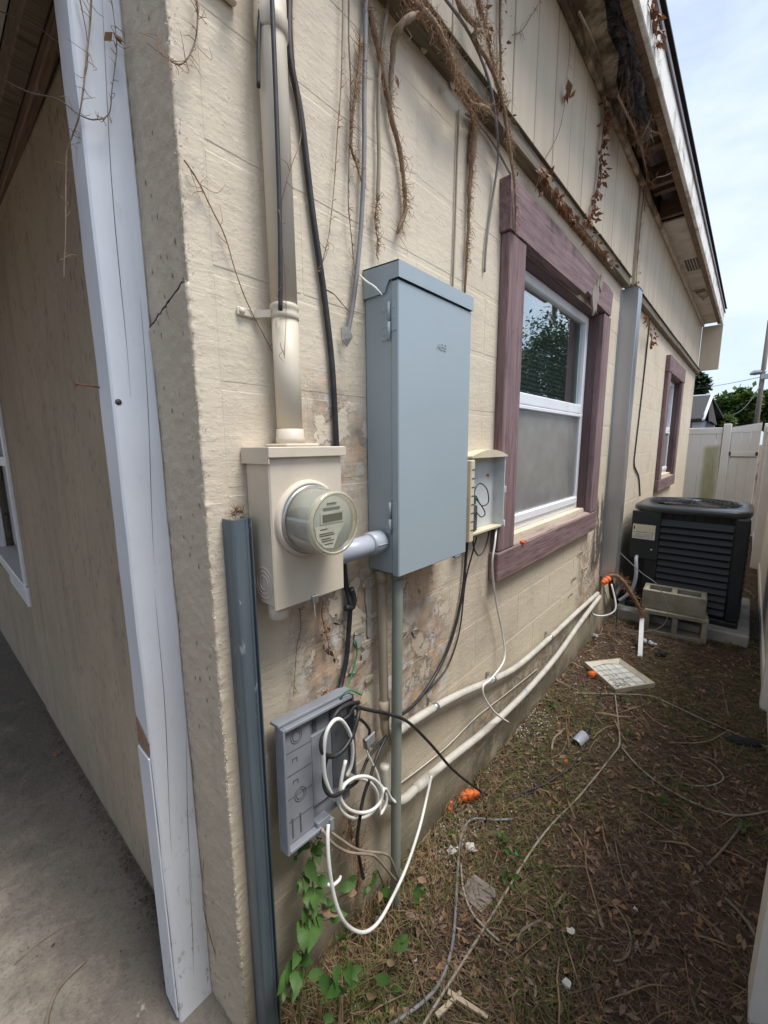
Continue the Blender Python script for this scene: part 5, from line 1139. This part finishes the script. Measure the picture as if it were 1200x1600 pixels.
# ================================================================== DEAD VINES
def smooth_pts(pts, sub=4):
    out = []; mm = len(pts)
    for i in range(mm-1):
        p0 = pts[max(i-1, 0)]; p1 = pts[i]; p2 = pts[i+1]; p3 = pts[min(i+2, mm-1)]
        for k in range(sub):
            q = k/sub; out.append(.5*((2*p1)+(p2-p0)*q+(2*p0-5*p1+4*p2-p3)*q*q+(3*p1-p0-3*p2+p3)*q**3))
    out.append(pts[-1]); return out
def vine(name, label, pts, r, mat='vine_bark', roots=0, rl=.03, leaves=0, leafmat='dead_leaf_red', X=.012, group='dead vines on the wall', ls=.02, out=Vector((1, 0, 0)), span=(0, 1)):
    P = PX_(pts, X) if not isinstance(pts[0], Vector) else pts
    t_ = thing(name, label, 'vine', tuple(P[-1]), group); rnd = random.Random(label)
    r = r*.62 if not isinstance(r, list) and r < .0035 else r; n = len(P); rr = r if isinstance(r, list) else [r*(1.0-.55*i/(n-1)) for i in range(n)]
    sm = smooth_pts(P); w = [p+Vector((0, rnd.gauss(0, .0012), rnd.gauss(0, .0012)))*min(1, r if not isinstance(r, list) else r[0])*200*.5 for p in sm]
    rs = [rr[min(int(i/4), n-1)]*rnd.uniform(.85, 1.2) for i in range(len(sm))]
    MB().tube(w, rs, 6, sub=1).build('stem', mat, t_)
    if roots:
        m = MB()
        for k in range(int(roots*2.2)):
            q = span[0]+(span[1]-span[0])*rnd.random(); i = min(int(q*(len(sm)-1)), len(sm)-2); p = sm[i].lerp(sm[i+1], rnd.random()); l = rl*rnd.uniform(.3, 1.2)
            dv = Vector((abs(rnd.gauss(0, .35)), rnd.gauss(0, 1), rnd.gauss(-.1, .8))).normalized()*l
            e1 = p+dv*.5+Vector((.002, rnd.gauss(0, .28)*l, rnd.gauss(0, .28)*l)); m.tube([p, e1, p+dv+Vector((0, rnd.gauss(0, .2)*l, rnd.gauss(0, .25)*l))], [.0008, .0006, .0003], 3, False, sub=3)
        o = m.build('rootlets', 'rootlet', t_); o['kind'] = 'stuff'
    if leaves:
        m = MB()
        for k in range(int(leaves*.75)):
            q = span[0]+(span[1]-span[0])*rnd.random(); i = min(int(q*(len(sm)-1)), len(sm)-2); p = sm[i].lerp(sm[i+1], rnd.random())+Vector((abs(rnd.gauss(0, .012)), rnd.gauss(0, .014), rnd.gauss(0, .012)))
            d = Vector((rnd.gauss(.2, .5), rnd.gauss(0, .7), rnd.gauss(-.7, .5))).normalized(); wv = d.cross(Vector((rnd.gauss(0, 1), rnd.gauss(0, 1), rnd.gauss(0, 1)))).normalized(); l = ls*rnd.uniform(.5, 1.3); nn = d.cross(wv)*l*.2
            o_ = [p, p+d*l*.4+wv*l*.13+nn, p+d*l+nn, p+d*l*.35-wv*l*.14+nn, p+d*l*.5-nn]; m.add(o_, [(0, 1, 4), (1, 2, 4), (2, 3, 4), (3, 0, 4)])
        o = m.build('dead_leaves', leafmat, t_, fixn=False); o['kind'] = 'stuff'
    return t_
vine('dead_vine', 'thick forked brown vine hanging left of the ledge above the panel', [(572, -20), (580, 30), (592, 85), (605, 150), (613, 190), (624, 232), (630, 275), (633, 310), (632, 335), (620, 364)], [.0055, .006, .0062, .0062, .0066, .006, .0055, .005, .0055, .003], roots=110, rl=.035)
vine('dead_vine', 'brown vine arching from the ledge to join the forked vine', [(662, 22, .05), (645, 25, .06), (628, 38, .05), (616, 58, .03), (613, 95, .015), (610, 140, .012), (609, 175, .012)], [.007, .008, .008, .007, .006, .0055, .005], 'vine_pale', roots=30, leaves=3, ls=.035)
vine('dead_vine', 'thick tangled vine trunk running along the upper ledge', [(600, -60, .055), (625, -20, .055), (650, 12, .055), (672, 40, .055), (695, 75, .06), (712, 108, .055), (722, 140, .055), (737, 162, .06), (765, 170, .055)], [.010, .011, .012, .011, .009, .008, .007, .006, .004], 'vine_bark', roots=330, rl=.04)
vine('dead_vine', 'second root strand twisting over the ledge strip', [(655, 8, .06), (680, 40, .065), (700, 78, .07), (710, 110, .065), (716, 140, .06), (735, 172, .03), (741, 200, .015)], .008, 'vine_pale', roots=160, rl=.04)
vine('dead_vine', 'hairy root bundle dropping below the ledge beside the tan wire', [(742, 185, .012), (739, 215, .014), (736, 260, .012), (733, 310, .010), (731, 370, .009), (728, 420, .008), (726, 460, .006)], [.011, .012, .007, .005, .0045, .004, .0035], roots=170, rl=.028, span=(0, .8))
vine('dead_vine', 'tangled pale runners crossing above the ledge strip', [(700, -30, .05), (720, 10, .07), (738, 35, .07), (752, 45, .08), (740, 60, .07), (765, 100, .06), (785, 160, .06), (795, 225, .06), (803, 280, .055), (806, 330, .05), (805, 362, .05)], [.006, .008, .008, .007, .006, .006, .0055, .005, .0045, .004, .002], 'vine_pale', roots=170, rl=.035, leaves=14)
vine('dead_vine', 'bushy dead runner rising at the top beside the siding', [(735, -40, .05), (745, 0, .06), (757, 40, .06), (768, 90, .055), (778, 140, .055), (788, 185, .055), (796, 230, .055)], .006, 'vine_bark', roots=240, rl=.04, leaves=20)
vine('dead_vine', 'thin vertical vine on the siding above the window corner', [(782, -30, .03), (781, 40, .03), (782, 100, .03), (780, 140, .04), (775, 180, .05)], .0045, 'vine_bark', roots=90, rl=.02, leaves=26, ls=.018)
vine('dead_vine', 'thin pale tendril hanging left of the grey cable', [(536, -20), (535, 60), (533, 130), (528, 200), (522, 290), (514, 365), (505, 405), (502, 430)], .0026, 'vine_pale', roots=14, rl=.02)
vine('dead_vine', 'thin forked tendril between the grey cable and panel', [(545, -20), (545, 60), (548, 140), (546, 230), (544, 310), (547, 350), (552, 400), (556, 440)], .0030, 'twig_grey', roots=26, rl=.02)
vine('dead_vine', 'short brown branch crossing the grey cable', [(564, 60), (560, 110), (555, 150), (550, 190), (549, 230), (556, 255), (566, 285)], .0040, 'vine_bark', roots=60, rl=.025)
vine('dead_vine', 'frayed root tip below the tan cable end', [(590, 312), (587, 330), (586, 350), (590, 375), (588, 400)], .0026, 'twig_grey', roots=70, rl=.018)
vine('dead_vine', 'single dark tendril curling down left of the meter mast', [(288, 250), (300, 268), (312, 288), (330, 325), (352, 370), (365, 415), (385, 470), (410, 520), (428, 555), (437, 578)], .0022, 'vine_bark', roots=6, X=.008)
vine('dead_vine', 'thin reddish tendril looping over the tan mast', [(455, -20, .07), (458, 80, .07), (466, 160, .05), (470, 215, .03), (455, 260, .07), (440, 315, .067), (437, 350, .067), (445, 420, .067), (447, 490, .067), (444, 560, .068)], .0019, 'vine_bark', roots=5)
vine('dead_vine', 'broken twig across the black cable above the meter', [(508, 452, .012), (522, 460, .014), (535, 475, .014), (548, 488, .014), (560, 491, .014)], .0026, 'vine_pale')
tag(MB().tube(PX_([(562, 430, .02), (573, 440, .06), (585, 448, .09), (597, 461, .10)]), [.002, .0024, .0024, .0018], 6).build('white_wire', 'white_cable'), 'short white wire poking past the panel hood corner', 'wire')
flk = WX(538, 526, .01); tag(MB().prism([flk+Vector((0, -.012, .018)), flk+Vector((.012, .002, .02)), flk+Vector((.014, .012, -.002)), flk+Vector((0, .006, -.022)), flk+Vector((0, -.01, -.01))], (.003, 0, 0)).build('wall_clip', 'mortar'), 'pale clip at the end of the grey dangling cable', 'clip')
# on the post
V = lambda px, py, X: WX(px, py, X)
vine('dead_vine', 'brown tendril hanging down over the white porch post', [(143, -20, -.15), (141, 30, -.15), (135, 90, -.15), (131, 130, -.15), (124, 180, -.16), (112, 215, -.2), (104, 245, -.22), (103, 320, -.22), (102, 380, -.22), (99, 438, -.22)], .0026, 'vine_pale', roots=16, rl=.02)
vine('dead_vine', 'hooked tendril swinging from ceiling to post with dry leaf', [(-10, 115, -.5), (40, 142, -.35), (90, 155, -.25), (125, 180, -.16), (150, 187, -.15), (170, 178, -.15), (175, 140, -.15), (182, 80, -.15), (180, 40, -.15), (172, -15, -.15)], .0022, 'twig_grey', roots=14, rl=.018)
vine('dead_vine', 'thin dark twig running down the porch post top', [(121, -20, -.16), (130, 25, -.16), (136, 60, -.16), (137, 100, -.16), (130, 128, -.16)], .0016, 'vine_bark')
vine('dead_vine', 'pale tendril under the porch ceiling in the top left', [(-10, 15, -.5), (30, 28, -.42), (62, 45, -.36), (98, 72, -.28), (120, 92, -.22), (135, 108, -.165)], .0019, 'twig_grey')
vine('dead_vine', 'crooked twig on the house corner near the top', [(306, -15, .01), (309, 30, .012), (303, 70, .012), (290, 95, .015), (275, 100, .018), (250, 82, .0), (229, 66, -.06)], .0024, 'twig_grey', roots=16, rl=.03)
flake_c = WX(176, 50, -.15)
m = MB()
for k in range(5):
    d = Vector((random.gauss(.2, .5), random.gauss(0, .6), random.gauss(-.6, .4))).normalized()*.022; wv = d.cross(Vector((1, .3, .2))).normalized()*.006; m.add([flake_c, flake_c+d*.5+wv, flake_c+d, flake_c+d*.5-wv], [(0, 1, 2, 3)])
tag(m.build('dead_leaf', 'dead_leaf', fixn=False), 'curled dry leaf caught at the top of the white post', 'leaf')
# on the siding and eave
vine('dead_vine', 'leafy dead vine hanging from the eave down the siding', [(905, 20, .16), (925, 60, .10), (938, 95, .06), (946, 140, .04), (944, 180, .035), (940, 230, .035), (936, 270, .035), (930, 310, .035), (922, 335, .04), (912, 350, .05)], .0048, 'vine_pale', roots=40, rl=.03, leaves=170, ls=.036, span=(.42, 1))
vine('dead_vine', 'row of dead leaves trailing along the ledge over the window', [(842, 270, .055), (860, 298, .055), (878, 322, .055), (896, 345, .055), (915, 368, .055), (935, 390, .055)], .0045, 'vine_bark', roots=90, rl=.03, leaves=160, ls=.034)
vine('dead_vine', 'thin tendril slanting up the siding to a dry leaf', [(836, 300, .05), (850, 252, .035), (865, 225, .03), (875, 200, .03), (882, 165, .03), (885, 140, .03)], .0026, 'vine_bark', leaves=6, ls=.05, span=(.9, 1))
vine('dead_vine', 'thin wire-like tendril at the top of the siding', [(878, -10, .03), (884, 20, .03), (890, 60, .03), (888, 100, .03), (883, 140, .03)], .0022, 'vine_pale', roots=6)
vine('dead_vine', 'faint crossing tendrils on the siding near the top', [(800, 55, .03), (815, 48, .03), (830, 25, .03), (842, 5, .03), (848, -20, .03)], .002, 'twig_grey', roots=8)
EV = lambda pts: [WX(a, b, X) for a, b, X in pts]
vine('dead_vine', 'tangled brown runners hanging in the broken eave', EV([(1018, 85, .23), (1010, 110, .2), (985, 130, .16), (970, 150, .10), (962, 165, .05)]), .0045, 'vine_pale', roots=40, rl=.09)
vine('dead_vine', 'forked dead runner under the rotten roof boards', EV([(1030, 165, .2), (1018, 180, .19), (1008, 205, .18), (998, 215, .15), (985, 208, .1), (965, 206, .05)]), .005, 'vine_pale', roots=60, rl=.12, leaves=8)
vine('dead_vine', 'long runner falling from the eave gap to the siding', EV([(965, 150, .14), (985, 190, .14), (996, 215, .14), (1004, 240, .12), (1010, 270, .08), (1009, 300, .05), (1006, 330, .04)]), .005, 'vine_pale', roots=90, rl=.08, leaves=20)
vine('dead_vine', 'dead stems running down the siding to the metal channel', EV([(1008, 290, .05), (1003, 330, .045), (998, 380, .045), (995, 420, .045), (993, 445, .05)]), .0055, 'vine_pale', roots=60, rl=.03, leaves=10)
vine('dead_vine', 'curled pale tendril near the end of the broken eave', EV([(1065, 255, .2), (1045, 272, .2), (1025, 278, .16), (1018, 285, .12), (1012, 280, .1)]), .0036, 'vine_pale', roots=10, rl=.05)
vine('dead_vine', 'dead leaves clinging to the roof edge at the top', EV([(1012, 5, .26), (1018, 20, .262), (1024, 38, .262), (1026, 60, .262), (1020, 75, .258)]), .003, 'vine_bark', leaves=46, ls=.045)
vine('dead_vine', 'withered sprig on the ledge next to the metal channel', [(941, 392, .055), (946, 400, .06), (952, 408, .06), (957, 415, .055)], .004, 'twig_grey', roots=60, rl=.04, leaves=20, leafmat='straw_dark', ls=.03)
vine('dead_vine', 'brown leafy sprig hanging under the ledge beyond the channel', [(1006, 495, .045), (1014, 508, .05), (1018, 525, .03), (1016, 540, .03)], .006, 'vine_bark', roots=60, rl=.05, leaves=40, ls=.05)
vine('dead_vine', 'small dark root cluster on the wall below the meter box', [(505, 935), (503, 960), (508, 985), (512, 1000), (514, 1015)], .0030, 'twig_grey', roots=40, rl=.02, leaves=14, leafmat='straw_dark', ls=.022)
vine('dead_vine', 'thin dark root line falling below the meter box corner', [(468, 950), (470, 980), (464, 1010), (461, 1050), (458, 1090)], .0016, 'twig_grey', roots=18, rl=.014)
vine('dead_vine', 'dry brown rootlets above the grey utility box', [(480, 1110), (490, 1100), (500, 1090), (508, 1080)], .002, 'vine_bark', roots=60, rl=.022)
vine('dead_vine', 'dry brown root clump behind the green conduit foot', [(545, 1262, .03), (548, 1300, .04), (556, 1330, .04), (560, 1365, .04), (556, 1400, .04)], .005, 'vine_bark', roots=140, rl=.05, leaves=26, leafmat='dead_leaf')
vine('dead_vine', 'pale bent straw standing at the foot of the white post', [Vector((-.13, .36, .02)), Vector((-.135, .345, .18)), Vector((-.125, .325, .35)), Vector((-.13, .34, .48))], .0022, 'straw', group=None)
vine('dead_vine', 'bird nest straw between the strut top and meter box', [(362, 803, .03), (370, 798, .04), (380, 800, .04)], .003, 'straw', roots=26, rl=.016)

# ================================================================== GREEN PLANTS AT THE WALL
import bmesh
def leaf_mesh(name, mat, fold=.18):
    L = [(0, 0), (.10, .16), (.22, .23), (.30, .285), (.42, .27), (.50, .285), (.62, .21), (.70, .205), (.84, .10), (1, 0)]
    vs = []; fs = []
    for i, (t_, w) in enumerate(L):
        zc = .10*math.sin(t_*math.pi)-.18*t_*t_
        vs += [(t_, -w, zc+w*fold), (t_, 0, zc), (t_, w, zc+w*fold)]
    for i in range(len(L)-1): fs += [(3*i, 3*i+1, 3*i+4, 3*i+3), (3*i+1, 3*i+2, 3*i+5, 3*i+4)]
    me = bpy.data.meshes.new(name); me.from_pydata(vs, [], fs); me.materials.append(MATS[mat]); me.polygons.foreach_set('use_smooth', [True]*len(fs)); return me
LEAF = leaf_mesh('leaf', 'leaf_green'); LEAFY = leaf_mesh('leaf', 'straw')
def plant(label, stem, leaves, seed):
    rnd = random.Random(seed); t_ = thing('weed_plant', label, 'plant', tuple(stem[0]), 'green weeds at the wall foot')
    MB().tube(stem, [.0022]*len(stem), 5).build('stem', 'grass_green', t_)
    sm = smooth_pts(stem)
    leaves = leaves+[(p+Vector((rnd.gauss(0, .012), rnd.gauss(0, .02), rnd.gauss(0, .02))), s_*rnd.uniform(.4, .75)) for (p, s_) in leaves for _ in range(2 if s_ > .036 else 0)]
    for (p, s_) in leaves:
        near = min(sm, key=lambda q: (q-p).length); d = (p-near); d = d.normalized() if d.length > .004 else Vector((1, 0, 0))
        d = (d+Vector((.5, rnd.gauss(0, .25), rnd.gauss(-.2, .45)))).normalized(); up_ = Vector((.75+rnd.gauss(0, .35), -.25+rnd.gauss(0, .5), .75+rnd.gauss(0, .3))); y_ = up_.cross(d).normalized(); z_ = d.cross(y_)
        M = frame(p-d*s_*.5, d*s_, y_*s_, z_*s_); o = link('leaf', LEAF if rnd.random() > .08 else LEAFY, t_); o.matrix_local = Matrix.Translation(-t_.location) @ M
        MB().tube([near, near.lerp(p-d*s_*.5, .5)+Vector((0, 0, .004)), p-d*s_*.5], .0009, 4).build('leaf_stalk', 'grass_green', t_)
def plant_px(label, stem, leaves, seed): plant(label, PX_(stem), [(WX(a, b, X), s_) for a, b, X, s_ in leaves], seed)
plant_px('climbing weed with bright leaves rising below the grey box', [(480, 1560, .06), (478, 1500, .05), (490, 1430, .05), (488, 1370, .04), (490, 1320, .03)], [(478, 1318, .05, .05), (495, 1335, .06, .05), (488, 1362, .07, .055), (476, 1378, .06, .05), (506, 1378, .07, .045), (484, 1405, .08, .055), (500, 1400, .08, .05), (518, 1420, .10, .06), (528, 1430, .10, .05), (470, 1450, .08, .045), (486, 1458, .10, .075), (543, 1385, .08, .045), (470, 1320, .04, .045)], 1)
plant_px('low weed with broad leaves at the foot of the steel strut', [(470, 1600, .08), (468, 1560, .09), (472, 1520, .10), (476, 1490, .10)], [(456, 1512, .10, .055), (478, 1496, .11, .055), (442, 1535, .10, .045), (462, 1540, .12, .05), (515, 1540, .14, .06), (530, 1550, .14, .04)], 2)
plant_px('scattered low weed leaves in front of the white cable loop', [(545, 1600, .14), (548, 1560, .15), (545, 1520, .15)], [(545, 1520, .16, .05), (520, 1545, .16, .055), (600, 1530, .2, .045), (628, 1475, .2, .05), (620, 1545, .2, .035), (640, 1560, .22, .05), (535, 1465, .15, .04)], 3)
plant_px('small weed sprouting beside the foot of the green conduit', [(605, 1400, .07), (598, 1380, .08), (590, 1360, .08)], [(605, 1395, .09, .045), (585, 1372, .08, .035), (655, 1395, .14, .045), (660, 1375, .14, .03), (583, 1375, .08, .04)], 4)
for i, (px, py) in enumerate(((790, 1380), (985, 1150), (1030, 1250), (700, 1310), (785, 1325), (975, 1100), (1165, 1300), (860, 1105))):
    c = GP(px, py, .004); rnd = random.Random(50+i)
    lv = [(c+Vector((rnd.uniform(-.03, .03), rnd.uniform(-.03, .03), rnd.uniform(.008, .025))), rnd.uniform(.02, .034)) for _ in range(6)]
    plant(['tiny green seedling right of the paving tile', 'green weed tuft at the cable fork', 'small dark green seedling on bare soil', 'green seedling beside the white paint chips', 'green seedling near the teal scrap', 'green weed below the broken tray', 'green sprig by the right fence', 'green weed among litter below the wall conduits'][i], [c, c+Vector((0, .01, .012)), c+Vector((.01, .02, .02))], lv, 70+i)

# ================================================================== GROUND COVER (uncountable)
def scatter_xy(rnd, y0=.30, y1=7.5, x0=-.02, x1=1.12):
    while True:
        q = rnd.random(); y = y0*(y1/y0)**(q**1.15); x = x0+(x1-x0)*rnd.random()
        if y < .36 and x < .0: continue
        if .02 < x < .88 and 3.76 < y < 4.75: continue
        return x, y
def ribbons(name, label, cat, mat, n, l0, l1, w0, w1, lift, seed, cond=None, curl=.3):
    rnd = random.Random(seed); vs = []; fs = []
    k = 0
    while k < n:
        x, y = scatter_xy(rnd)
        if cond and not cond(x, y, rnd): continue
        k += 1; a = rnd.uniform(0, 2*math.pi); l = rnd.uniform(l0, l1); w = rnd.uniform(w0, w1)*(1+.25*min(y, 4)); b = a+rnd.gauss(0, curl); b2 = b+rnd.gauss(0, curl)
        z = gz(x, y)+.004+abs(rnd.gauss(0, lift)); P = [Vector((x, y, z))]
        for (ang, f_) in ((a, .34), (b, .33), (b2, .33)): P.append(P[-1]+Vector((math.cos(ang)*l*f_, math.sin(ang)*l*f_, rnd.gauss(0, .16)*l*f_)))
        for q in P: q.z = max(q.z, gz(q.x, q.y)+.003); q.x = max(q.x, .006 if q.y > .36 else q.x)
        tl = rnd.gauss(0, .5); o = len(vs)
        for i, q in enumerate(P):
            d = (P[min(i+1, 3)]-P[max(i-1, 0)]); sd = Vector((-d.y, d.x, 0)); sd = sd.normalized() if sd.length > 1e-6 else Vector((1, 0, 0)); sd = (sd+Vector((0, 0, tl)))*w*(.5 if 0 < i < 3 else .25)
            vs += [q+sd, q-sd]
        fs += [(o, o+1, o+3, o+2), (o+2, o+3, o+5, o+4), (o+4, o+5, o+7, o+6)]
    o = MB().add(vs, fs).build(name, mat, fixn=False); tag(o, label, cat); o['kind'] = 'stuff'
patchy = lambda f, th: (lambda x, y, r: noise.noise(Vector((x*f, y*f, 9)))+r.uniform(-.25, .25) > th)
ribbons('dry_straw', 'dry tan straw and needles matted over the side yard', 'straw', 'straw', 8500, .015, .075, .0006, .0015, .008, 1, patchy(3, -.12))
ribbons('dark_straw', 'dark rotting needles and root fibres over the side yard', 'mulch', 'straw_dark', 34000, .015, .07, .0007, .0020, .007, 2)
ribbons('moss_grass', 'thin olive grass runners among the litter', 'grass', 'grass_green', 14000, .015, .06, .0009, .0020, .010, 3, lambda x, y, r: (noise.noise(Vector((x*2.6, y*2.2, 4)))+r.uniform(-.2, .2)-(.35*max(0, x-.35)/.5 if y < 1.6 else 0)) > -.05)
def chips(name, label, cat, mat, n, s0, s1, seed, cond=None, flat=.25, aspect=(.35, .8)):
    rnd = random.Random(seed); vs = []; fs = []; k = 0
    while k < n:
        x, y = scatter_xy(rnd)
        if cond and not cond(x, y, rnd): continue
        k += 1; s_ = rnd.uniform(s0, s1); a = rnd.uniform(0, 6.28); d = Vector((math.cos(a), math.sin(a), rnd.gauss(0, flat))).normalized(); w = d.cross(Vector((rnd.gauss(0, flat), rnd.gauss(0, flat), 1))).normalized(); nn = w.cross(d)
        c = Vector((max(x, .012), y, gz(x, y)+.007+abs(rnd.gauss(0, .004)))); wd = rnd.uniform(*aspect); o = len(vs); bend = rnd.gauss(0, .18)
        vs += [c-d*s_*.5, c-d*s_*.1+w*s_*.3*wd+nn*s_*bend, c+d*s_*.5, c-d*s_*.12-w*s_*.3*wd+nn*s_*bend, c+d*s_*.2+w*s_*.22*wd+nn*s_*bend*.5, c+d*s_*.2-w*s_*.24*wd+nn*s_*bend*.5]
        fs += [(o, o+1, o+4, o+2), (o, o+2, o+5, o+3)]
    o = MB().add(vs, fs).build(name, mat, fixn=False); tag(o, label, cat); o['kind'] = 'stuff'
ribbons('twig_litter', 'short pale twigs and stems strewn over the side yard', 'twigs', 'straw', 420, .06, .22, .0022, .0042, .008, 6, None, .15)
chips('leaf_litter', 'brown dead leaf litter strewn over the side yard', 'leaf litter', 'dead_leaf', 2600, .010, .040, 11)
chips('bark_chips', 'grey brown bark chips strewn over the side yard', 'bark chips', 'wood_chip', 5200, .008, .040, 12, None, .3, (.2, .7))
chips('pale_crumbs', 'pale paint crumbs scattered along the foot of the wall', 'crumbs', 'paper_white', 900, .004, .016, 13, lambda x, y, r: (x < .13 and (abs(y-1.12) < .16+r.gauss(0, .05) or abs(y-1.95) < .14)) or (x < .2 and r.random() < .05))
def blades(name, label, n, seed, h0, h1, cond, mat='grass_green'):
    rnd = random.Random(seed); vs = []; fs = []; k = 0
    while k < n:
        x, y = scatter_xy(rnd)
        if not cond(x, y, rnd): continue
        k += 1; h = rnd.uniform(h0, h1); a = rnd.uniform(0, 6.28); ln = rnd.uniform(.2, .9); d = Vector((math.cos(a)*ln, math.sin(a)*ln, 1)).normalized(); w = Vector((-math.sin(a), math.cos(a), 0))*rnd.uniform(.0008, .002)
        b_ = Vector((max(x, .01), y, gz(x, y)-.003)); m_ = b_+d*h*.55; e = m_+(d+Vector((math.cos(a), math.sin(a), -.5))*.7).normalized()*h*.45; e.x = max(e.x, .004); o = len(vs)
        vs += [b_-w, b_+w, m_+w*.8, m_-w*.8, e]; fs += [(o, o+1, o+2, o+3), (o+3, o+2, o+4)]
    o = MB().add(vs, fs).build(name, mat, fixn=False); tag(o, label, 'grass'); o['kind'] = 'stuff'
blades('grass_blades', 'short green grass tufts growing through the litter', 2600, 31, .012, .05, lambda x, y, r: noise.noise(Vector((x*4, y*4, 21)))+r.uniform(-.15, .15) > .22 and (x < .55 or y > 1.7))
blades('wall_grass', 'dry grass and stalks standing along the wall foot', 1500, 32, .03, .13, lambda x, y, r: x < .16 and y < 1.5, 'straw')
blades('wall_green_grass', 'green grass standing along the wall foot', 900, 33, .03, .10, lambda x, y, r: x < .22 and y < 1.5)
# dirt crumbs and litter on the porch slab along the wall
rnd = random.Random(44); vs = []; fs = []
for k in range(1500):
    x = -.2-abs(rnd.gauss(0, 1.0)); q = abs(rnd.gauss(0, .022)) if rnd.random() < .93 else rnd.random()*.5
    y = fy(x)-.004-q
    if y > .25 and -.26 < x: continue
    s_ = rnd.uniform(.0012, .0045)*(1.8 if rnd.random() < .06 else 1); a = rnd.random()*6.28; c = Vector((x, y, .015)); d = Vector((math.cos(a), math.sin(a), 0))*s_; w = Vector((-d.y, d.x, 0))*.6; o = len(vs)
    vs += [c-d, c+w, c+d, c-w, c+Vector((0, 0, s_*.7))]; fs += [(o, o+1, o+4), (o+1, o+2, o+4), (o+2, o+3, o+4), (o+3, o, o+4)]
o = MB().add(vs, fs).build('porch_debris', 'straw_dark', fixn=False); tag(o, 'dark crumbs of dirt along the porch wall foot', 'debris'); o['kind'] = 'stuff'
